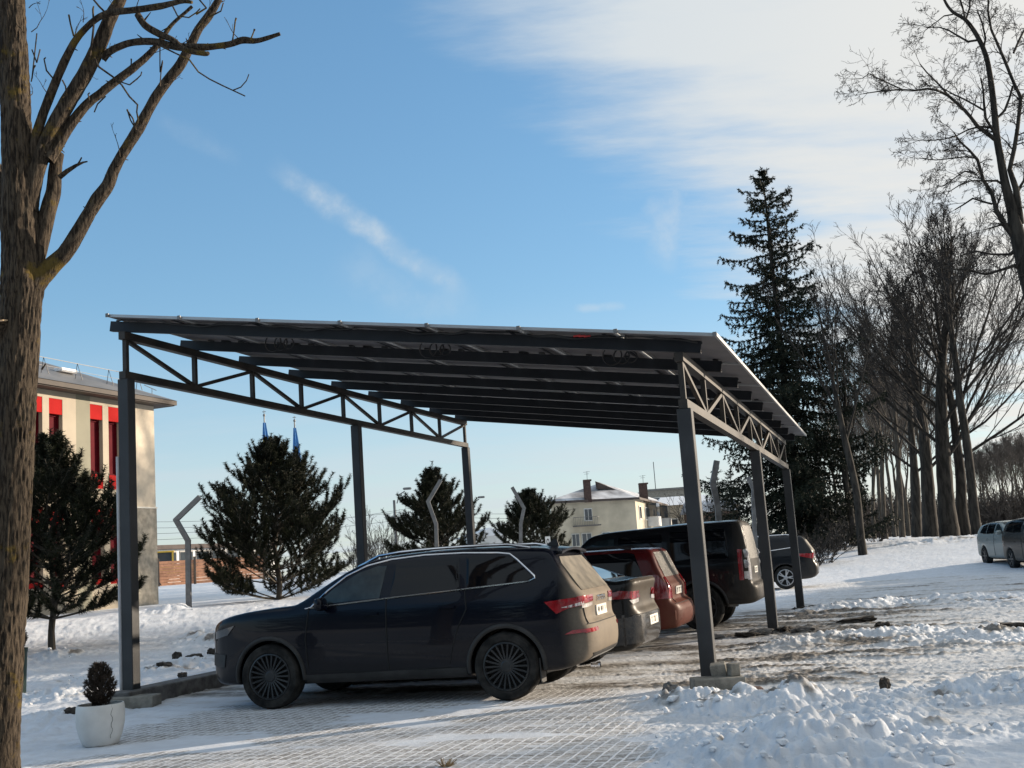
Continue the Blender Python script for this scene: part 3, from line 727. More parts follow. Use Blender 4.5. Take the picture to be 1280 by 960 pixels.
def patch(sh, poly, view, mat, name, parent, off=.005, nc=14, nr=6, skirt=.02, smooth=True, inset=0):
    """a panel lying on the shell. view: 'l','r' (poly is x,z), 'b' rear, 'f' front (poly is y,z), 't' top (x,y)"""
    G = col_grid(poly, nc, nr); a, b = G.shape[:2]; g = G.reshape(-1, 2); n = len(g)
    if view in 'lr':
        sg = -1 if view == 'l' else 1
        o = np.stack([g[:, 0], np.full(n, sg * 1.6), g[:, 1]], 1); d = np.tile([0, -sg, 0], (n, 1))
    elif view in 'bf':
        sg = 1 if view == 'b' else -1; x = sh.L + .6 if view == 'b' else -.6
        o = np.stack([np.full(n, x), g[:, 0], g[:, 1]], 1); d = np.tile([-sg, 0, 0], (n, 1))
    else:
        o = np.stack([g[:, 0], g[:, 1], np.full(n, 2.6)], 1); d = np.tile([0, 0, -1], (n, 1))
    p = sh.hit(o.astype(float), d.astype(float)); nn = sh.normal(p)
    V = list(p + nn * off); idx = np.arange(n).reshape(a, b)
    fs = [(idx[i, j], idx[i + 1, j], idx[i + 1, j + 1], idx[i, j + 1]) for i in range(a - 1) for j in range(b - 1)]
    ring = list(idx[:, 0]) + list(idx[-1, 1:]) + list(idx[-2::-1, -1]) + list(idx[0, -2:0:-1])
    base = len(V); V += list(p[ring] - nn[ring] * skirt); m = len(ring)
    fs += [(ring[i], ring[(i + 1) % m], base + (i + 1) % m, base + i) for i in range(m)]
    mb = MB(); mb.add(V, fs); o = mb.build(name, mat, parent, smooth)
    return o
def line_on(sh, pts, view, r, mat, name, parent, off=.0, n=6, closed=False, step=.06):
    P = [np.array(p, float) for p in pts]
    if closed: P.append(P[0])
    g = []
    for a, b in zip(P[:-1], P[1:]):
        k = max(1, int(np.linalg.norm(b - a) / step)); g += [a + (b - a) * i / k for i in range(k)]
    g.append(P[-1]); g = np.array(g); m = len(g)
    if view in 'lr':
        sg = -1 if view == 'l' else 1; o = np.stack([g[:, 0], np.full(m, sg * 1.6), g[:, 1]], 1); d = np.tile([0., -sg, 0], (m, 1))
    elif view in 'bf':
        sg = 1 if view == 'b' else -1; x = sh.L + .6 if view == 'b' else -.6
        o = np.stack([np.full(m, x), g[:, 0], g[:, 1]], 1); d = np.tile([-1. * sg, 0, 0], (m, 1))
    p = sh.hit(o, d); p = p + sh.normal(p) * off
    return MB().tube([Vector(q) for q in p], r, n, not closed).build(name, mat, parent, True)
def wheel(parent, x, y, R, W, sgn, style, loc_name='wheel'):
    """x,y of the hub; sgn is the outward side"""
    Mw = Matrix.Translation((x, y, R)) @ Matrix.Rotation(-sgn * PI / 2, 4, 'X')     # local z looks outward
    rr = R * (.715 if style != 'steel' else .66)
    t = MB().lathe([(rr, -W / 2), (R * .93, -W / 2), (R * .985, -W * .40), (R, -W * .25), (R, W * .25), (R * .985, W * .40), (R * .93, W / 2), (rr + .012, W / 2), (rr, W / 2 - .012), (rr, -W / 2)], 40, Mw)
    wo = t.build(loc_name, M['tyre'], parent, True)
    rim = MB(); mt = M['rim_silver'] if style in ('silver5',) else M['rim_black']
    rim.lathe([(rr - .002, W / 2 - .006), (rr - .018, W / 2 - .002), (rr - .03, W / 2 - .03), (rr - .03, -W / 2 + .02), (rr - .002, -W / 2 + .02)], 40, Mw)
    ns = {'multi': 22, 'silver5': 5, 'six': 6}.get(style, 10); wd = {'multi': .019, 'silver5': .055, 'six': .06}.get(style, .03)
    for k in range(ns):
        for q in ((-1, 1) if style == 'silver5' else (0,)):
            a = 2 * PI * k / ns + q * .16; r0, r1 = .05, rr - .02
            A = Mw @ Vector((r0 * math.cos(a - q * .16), r0 * math.sin(a - q * .16), W / 2 - .035)); B = Mw @ Vector((r1 * math.cos(a), r1 * math.sin(a), W / 2 - .016))
            rim.bar(A, B, wd if style != 'silver5' else .032, .02, (0, 1, 0))
    rim.lathe([(.062, W / 2 - .06), (.062, W / 2 - .022), (.05, W / 2 - .016), (0.0001, W / 2 - .016)], 20, Mw)
    rim.build('rim', mt, wo, False)
    dk = MB().lathe([(rr - .03, W / 2 - .07), (rr * .5, W / 2 - .08), (.0001, W / 2 - .08)], 24, Mw)
    dk.build('brake_disc', M['seam'], wo)
    return wo
def place(root, p_front, yaw): root.location = p_front; root.rotation_euler = (0, 0, yaw)
def plate(sh, parent, yc, zc, wd=.52, ht=.115, name='number_plate', view='b'):
    o = patch(sh, [(yc - wd / 2, zc - ht / 2), (yc + wd / 2, zc - ht / 2), (yc + wd / 2, zc + ht / 2), (yc - wd / 2, zc + ht / 2)], view, M['plate'], name, parent, .018, 4, 3, .02, False)
    r = random.Random(int(zc * 1000) + int(yc * 77)); k = 0
    for i in range(8):
        if i in (2, 6): continue
        y0 = yc - wd / 2 + .06 + i * (wd - .11) / 8; zb_, zt2 = zc - ht * .30, zc + ht * .30
        q_ = r.randint(0, 3); w3 = .010
        bars = [[(y0, zb_), (y0 + w3, zb_), (y0 + w3, zt2), (y0, zt2)], [(y0 + .026, zb_), (y0 + .026 + w3, zb_), (y0 + .026 + w3, zt2), (y0 + .026, zt2)], [(y0 + w3, zt2 - .014), (y0 + .026, zt2 - .014), (y0 + .026, zt2), (y0 + w3, zt2)]]
        for bq in (bars if q_ == 0 else bars[:2] if q_ == 1 else bars[1:] if q_ == 2 else [bars[0], bars[2]]): patch(sh, bq, view, M['plate_ink'], 'plate_character', o, .0195, 2, 2, .001, False)
    return o
def mirror_(sh, parent, x, z, paint, sg, sz=(.12, .20, .15)):
    p = sh.hit(np.array([[x, sg * 1.6, z]]), np.array([[0., -sg, 0]]))[0]
    bm = bmesh.new(); bmesh.ops.create_icosphere(bm, subdivisions=3, radius=.5)
    for v in bm.verts:
        n = v.co.normalized(); q = max(abs(n.x), abs(n.y), abs(n.z)); v.co = n * (.5 / q * .5 + .25)
        v.co.x *= sz[0] * (1 if v.co.x < 0 else .7); v.co.y *= sz[1]; v.co.z *= sz[2]; v.co += Vector((p[0], p[1] + sg * .13, p[2] + .03))
    me = bpy.data.meshes.new('mirror'); bm.to_mesh(me); bm.free(); me.materials.append(paint)
    me.polygons.foreach_set('use_smooth', np.full(len(me.polygons), True))
    o = new_obj('mirror', me, parent)
    MB().bar((p[0], p[1] - sg * .02, p[2]), (p[0] + .01, p[1] + sg * .08, p[2] + .02), .05, .035).build('mirror_arm', M['plastic'], o)
    return o
def mir(poly): return [(-y, z) for y, z in poly]
def car(name, label, cat, sp):
    root = thing(name, label, cat)
    sh = Shell(sp['side'], sp['plan'], sp['front'], sp['axles'], sp['arch'], sp['L'], sp.get('k1', .14), sp.get('k2', .10), sp['R'])
    V, Q = sh.mesh(sp.get('h', .025)); body = fast_mesh('body', V, Q, sp['paint'], root, True)
    tw = sp['tw']
    for ax in sp['axles']:
        for sg in (-1, 1): wheel(root, ax, sg * (tw), sp['R'], sp['W'], sg, sp['style'])
    for sg, v in ((-1, 'l'), (1, 'r')):
        for k, pg in enumerate(sp['windows']):
            patch(sh, pg, v, M['glass_front'] if k == 0 else M['glass'], 'side_window', root, .004, 18, 8)
        for ln in sp.get('seams', []): line_on(sh, ln, v, .007, M['seam'], 'door_gap', root, .001, 5)
        for ln, mt, r in sp.get('trims', []): line_on(sh, ln, v, r, M[mt], 'window_trim', root, .006, 6, closed=False)
        for pg, mt, nm in sp.get('side_patches', []): patch(sh, pg, v, M[mt] if isinstance(mt, str) else mt, nm, root, .010, 16, 5)
        for (x, z) in sp.get('handles', []): patch(sh, [(x, z - .014), (x + .19, z - .012), (x + .19, z + .016), (x, z + .014)], v, sp['paint'], 'door_handle', root, .030, 6, 3, .03)
        if 'mirror' in sp: mirror_(sh, root, *sp['mirror'], sp['paint'], sg)
        for pg, mt, nm in sp.get('rear_lamps', []): patch(sh, pg if sg > 0 else mir(pg), 'b', M[mt], nm, root, .010, 8, 5)
        for pg, mt, nm in sp.get('front_lamps', []): patch(sh, pg if sg > 0 else mir(pg), 'f', M[mt], nm, root, .010, 8, 5)
        if sp.get('cladding'):
            for ax in sp['axles']:
                a0, a1 = sp.get('clad_angles', (-.12, PI + .12)); R1 = sp['arch']; pts = []
                pts = [(ax + (R1 + .018) * math.cos(a), sp['R'] + (R1 + .018) * math.sin(a)) for a in np.linspace(a0, a1, 26)]
                line_on(sh, pts, v, .026, M[sp['cladding']], 'arch_trim', root, -.002, 8)
        if 'rail' in sp:
            x0, x1, yy, hgt = sp['rail']; xs = np.linspace(x0, x1, 9)
            p = sh.hit(np.array([[x, sg * yy, 2.6] for x in xs]), np.tile([0., 0, -1], (9, 1)))
            pts = [Vector(q) + Vector((0, 0, hgt if 0 < i < 8 else .0)) for i, q in enumerate(p)]
            rl = MB().tube(pts, .017, 8); rl.build('roof_rail', M[sp.get('rail_mat', 'plastic')], root, True)
    for pg, mt, nm in sp.get('rear_patches', []): patch(sh, pg, 'b', M[mt] if isinstance(mt, str) else mt, nm, root, .006, 16, 7)
    for pg, mt, nm in sp.get('front_patches', []): patch(sh, pg, 'f', M[mt] if isinstance(mt, str) else mt, nm, root, .006, 16, 7)
    for ln in sp.get('rear_lines', []): line_on(sh, ln, 'b', .006, M['seam'], 'panel_gap', root, .002, 5)
    for (yc, zc) in sp.get('plates', []): plate(sh, root, yc, zc, *sp.get('plate_size', (.52, .115)))
    MB().box((sp['L'] / 2, 0, sp.get('floor', .27)), (sp['L'] - 1.25, 2 * tw - .5, .10)).build('underbody', M['plastic'], root)
    for ax in sp['axles']: MB().tube([(ax, -tw, sp['R']), (ax, tw, sp['R'])], .06, 8).build('axle', M['plastic'], root)
    return root, sh

def dpaint(nm, col, L_, **k): return dirty_paint(nm, col, L_, **k)

# --- 1. the near navy crossover
P1 = dpaint('navy_paint', (.0016, .003, .008), 4.70, rear=.95, low=.07, x0=.40, x1=.10)
suv = dict(L=4.70, paint=P1, h=.02, R=.36, W=.235, arch=.405, tw=.81, style='multi', axles=(.94, 3.73), floor=.28, k1=.085, k2=.08,
    side=[(.24, .28), (.10, .34), (.04, .46), (.015, .60), (.025, .78), (.06, .895), (.15, .975), (.36, 1.04), (.66, 1.088), (1.0, 1.118), (1.26, 1.14), (1.55, 1.30), (1.85, 1.465), (2.10, 1.565), (2.40, 1.625), (2.80, 1.655), (3.25, 1.655), (3.65, 1.635), (4.0, 1.60), (4.19, 1.572), (4.26, 1.535), (4.34, 1.40), (4.47, 1.20), (4.575, 1.08), (4.61, 1.03), (4.60, .92), (4.605, .80), (4.66, .74), (4.70, .64), (4.69, .52), (4.64, .42), (4.50, .34), (4.2, .27), (2.5, .24), (.5, .26)],
    plan=[(0, 0), (.0, .28), (.04, .52), (.13, .70), (.30, .83), (.65, .915), (1.2, .935), (2.4, .94), (3.6, .938), (4.1, .915), (4.42, .85), (4.60, .74), (4.68, .58), (4.70, .30), (4.70, 0)],
    front=[(.60, .20), (.86, .27), (.915, .42), (.935, .62), (.940, .80), (.932, .93), (.915, 1.03), (.885, 1.11), (.84, 1.24), (.785, 1.40), (.73, 1.53), (.65, 1.61), (.50, 1.648), (.25, 1.662), (0, 1.668)],
    windows=[[(1.62, 1.125), (2.30, 1.155), (2.36, 1.50), (2.25, 1.505), (2.02, 1.44), (1.74, 1.29), (1.60, 1.18)],
             [(2.42, 1.16), (3.24, 1.20), (3.22, 1.535), (2.9, 1.545), (2.47, 1.52)],
             [(3.32, 1.205), (4.00, 1.24), (4.06, 1.275), (3.84, 1.49), (3.74, 1.515), (3.30, 1.533)]],
    seams=[[(1.42, .42), (1.40, .75), (1.45, 1.10)], [(2.385, .36), (2.385, 1.15)], [(3.30, 1.18), (3.32, .98), (3.22, .80), (3.15, .62), (3.1, .42)], [(1.43, .40), (2.38, .36), (3.1, .38)]],
    trims=[([(1.47, 1.098), (1.66, 1.27), (1.88, 1.42), (2.12, 1.515), (2.4, 1.565), (2.8, 1.587), (3.25, 1.580), (3.66, 1.555), (3.80, 1.535), (3.89, 1.47), (4.09, 1.285), (4.09, 1.26), (4.02, 1.23), (3.2, 1.185), (2.4, 1.145), (1.9, 1.115), (1.40, 1.085), (1.47, 1.098)], 'chrome', .009)],
    side_patches=[([(4.19, 1.005), (4.58, 1.04), (4.58, .945), (4.44, .925), (4.31, .875)], 'lamp_red', 'tail_lamp'), ([(4.36, .935), (4.58, .985), (4.58, .950), (4.46, .932)], 'lamp_clear', 'reversing_lamp'),
                  ([(4.38, .655), (4.64, .665), (4.64, .70), (4.46, .695)], 'lamp_red', 'reflector'), ([(1.36, .27), (3.30, .27), (3.28, .37), (1.38, .36)], 'plastic_dusty', 'sill'),
                  ([(.07, .77), (.40, .84), (.50, .945), (.14, .87)], 'lamp_front', 'headlamp'), ([(.10, .50), (.34, .48), (.36, .62), (.12, .64)], 'plastic', 'fog_lamp_housing')],
    handles=[(2.10, .985), (3.0, 1.01)], mirror=(1.66, 1.10), cladding='plastic_dusty', rail=(1.95, 4.0, .60, .035), rail_mat='chrome',
    rear_lamps=[([(.42, .975), (.76, .965), (.80, 1.04), (.42, 1.04)], 'lamp_red', 'tail_lamp'), ([(.44, .93), (.76, .915), (.76, .955), (.44, .965)], 'lamp_clear', 'reversing_lamp'), ([(.52, .665), (.76, .655), (.76, .695), (.52, .705)], 'lamp_red', 'reflector')],
    front_lamps=[([(.45, .76), (.76, .78), (.74, .87), (.45, .84)], 'lamp_front', 'headlamp')],
    rear_patches=[([(-.68, 1.10), (.68, 1.10), (.62, 1.40), (.54, 1.47), (-.54, 1.47), (-.62, 1.40)], 'glass_dusty', 'rear_window'), ([(-.60, .32), (.60, .32), (.66, .44), (-.66, .44)], 'plastic_dusty', 'rear_diffuser'), ([(-.52, .345), (.52, .345), (.56, .39), (-.56, .39)], 'alu', 'skid_plate')],
    front_patches=[([(-.74, 1.17), (.74, 1.17), (.62, 1.52), (-.62, 1.52)], 'glass', 'windscreen'), ([(-.36, .56), (.36, .56), (.42, .80), (-.42, .80)], 'plastic', 'grille'), ([(-.60, .32), (.60, .32), (.62, .46), (-.62, .46)], 'plastic', 'front_intake')],
    rear_lines=[[(-.72, .745), (.72, .745)], [(-.70, .75), (-.74, .93)], [(.70, .75), (.74, .93)]], plates=[(0, .86)])
navy, shn = car('parked_crossover', 'near dark navy crossover with dusty tan rear and chrome window trim', 'car', suv)
sp_ = MB(); pts = [(4.22, y, 1.585 - .05 * (abs(y) / .6) ** 2) for y in np.linspace(-.60, .60, 9)]
vs = []
for x, dz in ((4.02, .008), (4.36, -.034), (4.355, -.062), (4.12, -.045)):
    vs += [(x, y, 1.605 - .045 * (abs(y) / .6) ** 2 + dz) for y in np.linspace(-.60, .60, 9)]
fs = [(r_ * 9 + i, r_ * 9 + i + 1, ((r_ + 1) % 4) * 9 + i + 1, ((r_ + 1) % 4) * 9 + i) for r_ in range(4) for i in range(8)] + [(0, 9, 18, 27), (8, 35, 26, 17)]
sp_.add(vs, fs).build('spoiler', P1, navy, True)
MB().add([(4.02, -.012, 1.60), (4.18, -.012, 1.59), (4.16, -.004, 1.675), (4.12, -.004, 1.675), (4.02, .012, 1.60), (4.18, .012, 1.59), (4.16, .004, 1.675), (4.12, .004, 1.675)], [(0, 1, 2, 3), (4, 7, 6, 5), (0, 4, 5, 1), (1, 5, 6, 2), (2, 6, 7, 3), (3, 7, 4, 0)]).build('aerial', M['plastic'], navy)
tx = bpy.data.curves.new('lettering_curve', 'FONT'); tx.body = 'SKODA'; tx.size = .085; tx.space_character = 1.7; tx.extrude = .004; tx.align_x = 'CENTER'
tmp = new_obj('lettering_tmp', tx); bpy.context.view_layer.update()
tme = bpy.data.meshes.new_from_object(tmp.evaluated_get(bpy.context.evaluated_depsgraph_get())); bpy.data.objects.remove(tmp)
tme.materials.clear(); tme.materials.append(M['chrome']); to = new_obj('lettering', tme, navy)
q = shn.hit(np.array([[5.3, 0., .985]]), np.array([[-1., 0, 0]]))[0]
to.location = (q[0] + .012, 0, .965); to.rotation_euler = (PI / 2, 0, PI / 2)
MB().lathe([(.026, 0), (.03, .06), (.032, .10)], 12, Matrix.Translation((4.56, -.5, .30)) @ Matrix.Rotation(PI / 2, 4, 'Y')).build('exhaust', M['chrome'], navy)
for sg in (-1, 1): MB().box((4.10, sg * .80, .30), (.015, .20, .26), None, .004).build('mud_flap', M['plastic'], navy)

# --- 2. the dark saloon
P2 = dpaint('graphite_paint', (.005, .006, .007), 4.85, rear=.40, low=.05, x0=.20, x1=.07)
M['bumper_dark'] = pbr('dark_wet_bumper', (.012, .012, .013), .25, 0, .4, 8, col2=(.05, .044, .036), coat=.5)
sal = dict(L=4.85, paint=P2, h=.025, R=.335, W=.22, arch=.375, tw=.79, style='multi', axles=(.95, 3.73), floor=.24, k1=.06, k2=.07,
    side=[(.14, .26), (.02, .36), (.0, .56), (.06, .70), (.4, .80), (1.0, .90), (1.35, .95), (1.75, 1.18), (2.15, 1.36), (2.6, 1.435), (3.1, 1.44), (3.6, 1.395), (4.0, 1.295), (4.30, 1.17), (4.55, 1.115), (4.76, 1.12), (4.80, 1.09), (4.755, .98), (4.75, .80), (4.83, .70), (4.85, .55), (4.80, .36), (4.65, .27), (2.5, .21), (.5, .22)],
    plan=[(0, 0), (0, .35), (.06, .60), (.22, .78), (.6, .89), (1.3, .915), (3.5, .915), (4.2, .88), (4.6, .80), (4.78, .66), (4.84, .45), (4.85, 0)],
    front=[(.6, .18), (.86, .25), (.90, .42), (.915, .62), (.905, .80), (.88, .93), (.82, 1.0), (.74, 1.18), (.66, 1.32), (.50, 1.41), (.25, 1.435), (0, 1.44)],
    windows=[[(1.62, 1.0), (2.42, 1.02), (2.44, 1.335), (2.2, 1.30), (1.85, 1.15)], [(2.5, 1.02), (3.3, 1.04), (3.95, 1.14), (3.5, 1.32), (2.9, 1.36), (2.52, 1.345)]],
    seams=[[(1.4, .4), (1.42, .9)], [(2.46, .34), (2.46, 1.0)], [(3.3, 1.0), (3.2, .7), (3.1, .4)]],
    side_patches=[([(4.38, .90), (4.76, .90), (4.76, .98), (4.60, 1.0), (4.40, .955)], 'lamp_darkred', 'tail_lamp'), ([(4.30, .32), (4.80, .36), (4.80, .69), (4.34, .64)], 'bumper_dark', 'rear_bumper')], mirror=(1.70, .98), handles=[(2.2, .90), (3.05, .92)],
    rear_lamps=[([(.42, .90), (.72, .89), (.78, .985), (.42, .985)], 'lamp_red', 'tail_lamp'), ([(.42, .845), (.70, .83), (.74, .88), (.42, .895)], 'lamp_clear', 'reversing_lamp')],
    front_lamps=[([(.45, .62), (.78, .62), (.76, .72), (.48, .71)], 'lamp_front', 'headlamp')],
    rear_patches=[([(-.62, 1.15), (.62, 1.15), (.52, 1.385), (-.52, 1.385)], 'glass', 'rear_window'), ([(-.80, .33), (.80, .33), (.80, .705), (-.80, .705)], 'bumper_dark', 'rear_bumper')],
    front_patches=[([(-.66, 1.0), (.66, 1.0), (.56, 1.36), (-.56, 1.36)], 'glass', 'windscreen'), ([(-.5, .35), (.5, .35), (.5, .6), (-.5, .6)], 'plastic', 'grille')],
    rear_lines=[[(-.74, .70), (.74, .70)]], plates=[(0, .60)])
saloon, shs = car('parked_saloon', 'dark graphite saloon with bright oval tail lamps between the navy crossover and the red estate', 'car', sal)

vs = []; yy_ = np.linspace(-.70, .70, 11)
for x, dz in ((4.46, .004), (4.80, .030), (4.825, .020), (4.80, -.012)): vs += [(x - .10 * (abs(y) / .7) ** 3, y, 1.118 + dz - .02 * (abs(y) / .7) ** 2) for y in yy_]
MB().add(vs, [(r_ * 11 + i, r_ * 11 + i + 1, ((r_ + 1) % 4) * 11 + i + 1, ((r_ + 1) % 4) * 11 + i) for r_ in range(4) for i in range(10)] + [(0, 11, 22, 33), (10, 43, 32, 21)]).build('spoiler', P2, saloon, True)
# --- 3. the red estate
P3 = dpaint('red_paint', (.085, .006, .007), 4.70, rear=.42, low=.10, dirt=(.17, .09, .055))
est = dict(L=4.72, paint=P3, h=.025, R=.325, W=.21, arch=.37, tw=.77, style='six', axles=(.93, 3.69), floor=.24, k1=.07, k2=.08,
    side=[(.12, .26), (.02, .36), (.0, .56), (.05, .72), (.4, .82), (1.0, .92), (1.3, .97), (1.65, 1.22), (2.0, 1.43), (2.4, 1.53), (3.1, 1.545), (3.8, 1.54), (4.22, 1.52), (4.31, 1.47), (4.41, 1.22), (4.51, 1.0), (4.56, .92), (4.565, .72), (4.66, .66), (4.72, .56), (4.70, .40), (4.6, .30), (2.5, .22), (.5, .22)],
    plan=[(0, 0), (0, .38), (.05, .62), (.2, .78), (.6, .88), (1.3, .90), (3.5, .90), (4.2, .875), (4.5, .81), (4.66, .68), (4.72, .45), (4.72, 0)],
    front=[(.6, .18), (.85, .25), (.89, .42), (.90, .62), (.895, .80), (.875, .93), (.83, 1.0), (.77, 1.22), (.71, 1.42), (.62, 1.51), (.35, 1.54), (0, 1.55)],
    windows=[[(1.55, 1.02), (2.30, 1.02), (2.33, 1.44), (2.1, 1.40), (1.8, 1.24)], [(2.38, 1.02), (3.1, 1.02), (3.1, 1.455), (2.4, 1.45)], [(3.15, 1.02), (4.20, 1.04), (4.06, 1.43), (3.95, 1.455), (3.15, 1.455)]],
    seams=[[(2.35, .34), (2.35, 1.0)], [(3.15, 1.0), (3.05, .5)]],
    side_patches=[([(4.22, .74), (4.54, .74), (4.52, .95), (4.40, 1.10), (4.26, 1.10)], 'lamp_darkred', 'tail_lamp')], mirror=(1.62, .98), handles=[(2.1, .88), (2.9, .90)], rail=(1.9, 4.0, .60, .05),
    rear_lamps=[([(.60, .74), (.78, .74), (.74, 1.06), (.62, 1.06)], 'lamp_red', 'tail_lamp')],
    front_lamps=[([(.45, .62), (.76, .62), (.74, .74), (.48, .74)], 'lamp_front', 'headlamp')],
    rear_patches=[([(-.62, 1.06), (.62, 1.06), (.58, 1.44), (-.58, 1.44)], 'glass_frost', 'rear_window'), ([(-.74, .42), (.74, .42), (.74, .56), (-.74, .56)], P3, 'bumper_strip')],
    front_patches=[([(-.66, 1.0), (.66, 1.0), (.58, 1.40), (-.58, 1.40)], 'glass', 'windscreen'), ([(-.45, .5), (.45, .5), (.45, .7), (-.45, .7)], 'plastic', 'grille')],
    rear_lines=[[(-.7, .66), (.7, .66)], [(-.64, .68), (-.60, 1.05)], [(.64, .68), (.60, 1.05)]], plates=[(0, .84)])
estate, she = car('parked_estate', 'dark red estate car with black roof rails and frosted rear window', 'car', est)

# --- 4. the tall black off-roader
P4 = dpaint('black_paint', (.008, .009, .011), 4.85, rear=.30, low=.08)
off = dict(L=4.85, paint=P4, h=.028, R=.40, W=.26, arch=.46, tw=.83, style='six', axles=(.92, 3.80), floor=.42, k1=.09, k2=.07,
    side=[(.10, .42), (.02, .52), (.0, .80), (.03, 1.02), (.12, 1.10), (.6, 1.15), (1.15, 1.19), (1.38, 1.30), (1.65, 1.62), (1.85, 1.78), (2.2, 1.85), (2.8, 1.88), (3.2, 1.90), (3.4, 1.925), (4.0, 1.935), (4.45, 1.925), (4.58, 1.89), (4.64, 1.72), (4.70, 1.30), (4.725, 1.05), (4.73, .80), (4.82, .74), (4.85, .62), (4.82, .48), (4.6, .42), (2.5, .36), (.5, .38)],
    plan=[(0, 0), (0, .50), (.04, .74), (.16, .88), (.5, .94), (1.2, .955), (3.9, .955), (4.45, .945), (4.70, .89), (4.82, .74), (4.85, .5), (4.85, 0)],
    front=[(.6, .32), (.90, .40), (.945, .60), (.955, .85), (.955, 1.05), (.94, 1.17), (.905, 1.24), (.87, 1.45), (.835, 1.68), (.78, 1.84), (.62, 1.90), (.3, 1.935), (0, 1.94)],
    windows=[[(1.62, 1.24), (2.28, 1.24), (2.30, 1.72), (1.98, 1.70), (1.82, 1.60)], [(2.38, 1.24), (3.18, 1.24), (3.18, 1.74), (2.38, 1.73)], [(3.34, 1.24), (4.36, 1.24), (4.33, 1.76), (3.34, 1.76)]],
    seams=[[(1.45, .5), (1.45, 1.2)], [(2.33, .46), (2.33, 1.2)], [(3.25, 1.2), (3.25, .95), (3.15, .5)]],
    side_patches=[([(4.52, .84), (4.60, .84), (4.60, 1.38), (4.52, 1.38)], 'lamp_red', 'tail_lamp'), ([(1.5, .40), (3.2, .40), (3.2, .50), (1.5, .50)], 'plastic', 'sill')], mirror=(1.70, 1.22, ), handles=[(2.05, 1.06), (2.95, 1.06)], cladding='plastic',
    rear_lamps=[([(.80, .84), (.90, .84), (.86, 1.38), (.80, 1.38)], 'lamp_clear', 'tail_lamp')],
    front_lamps=[([(.52, .86), (.84, .86), (.84, 1.04), (.52, 1.04)], 'lamp_front', 'headlamp')],
    rear_patches=[([(-.72, 1.20), (.72, 1.20), (.68, 1.80), (-.68, 1.80)], 'glass_frost', 'rear_window')],
    front_patches=[([(-.76, 1.30), (.76, 1.30), (.68, 1.76), (-.68, 1.76)], 'glass', 'windscreen'), ([(-.45, .80), (.45, .80), (.45, 1.0), (-.45, 1.0)], 'plastic', 'grille')],
    rear_lines=[[(-.8, .76), (.8, .76)]], plates=[(-.1, 1.0)])
offr, sho = car('parked_offroader', 'tall black off-road car with stacked round tail lamps behind the red estate', 'car', off)
for sg in (-1, 1):
    for k, z in enumerate((1.30, 1.12)):
        q = sho.hit(np.array([[4.565, sg * 1.6, z]]), np.array([[0., -sg, 0]]))[0]
        MB().lathe([(.072, 0), (.078, .02), (.07, .03), (.0001, .034)], 20, Matrix.Translation((4.655, q[1] - sg * .03, z)) @ Matrix.Rotation(-sg * PI / 2 + 0.0, 4, 'X') @ Matrix.Rotation(sg * 0.5, 4, 'Y')).build('round_lamp', M['lamp_clear'], offr, True)
    patch(sho, [(4.61, .86), (4.69, .86), (4.69, .99), (4.61, .99)], 'l' if sg < 0 else 'r', M['lamp_clear'], 'reversing_lamp', offr, .012, 5, 4)

# --- 5. the black crossover beyond the carport
P5 = dpaint('black_paint_far', (.010, .012, .015), 4.64, rear=.15, low=.12)
far_ = dict(suv); far_.update(L=4.64, paint=P5, h=.035, style='silver5', cladding=None, R=.355, arch=.40,
    side=[(.16, .30), (.06, .36), (.015, .50), (.0, .66), (.03, .84), (.09, .95), (.22, 1.02), (.60, 1.075), (1.0, 1.115), (1.26, 1.15), (1.55, 1.33), (1.85, 1.50), (2.10, 1.59), (2.40, 1.65), (2.80, 1.685), (3.25, 1.685), (3.70, 1.665), (4.05, 1.625), (4.22, 1.59), (4.30, 1.50), (4.42, 1.28), (4.53, 1.12), (4.55, 1.04), (4.53, .92), (4.55, .80), (4.60, .74), (4.64, .64), (4.63, .50), (4.58, .38), (4.44, .30), (4.2, .27), (2.5, .24), (.5, .26)],
    trims=[([(1.47, 1.10), (2.4, 1.15), (3.2, 1.19), (4.0, 1.26)], 'chrome', .012)], rail_mat='chrome', seams=[], plates=[(0, .88)], axles=(.93, 3.65),
    side_patches=[([(3.95, 1.06), (4.50, 1.04), (4.50, .88), (4.30, .93), (4.05, 1.0)], 'lamp_red', 'tail_lamp')],
    windows=[suv['windows'][0], suv['windows'][1], [(3.32, 1.205), (3.80, 1.235), (3.86, 1.27), (3.72, 1.49), (3.65, 1.515), (3.30, 1.533)]],
    rear_lamps=[([(.42, .93), (.80, .90), (.80, 1.05), (.42, 1.03)], 'lamp_red', 'tail_lamp')], rear_lines=[])
farc, shf = car('parked_crossover', 'black crossover with silver five spoke wheels beyond the back posts of the carport', 'car', far_)

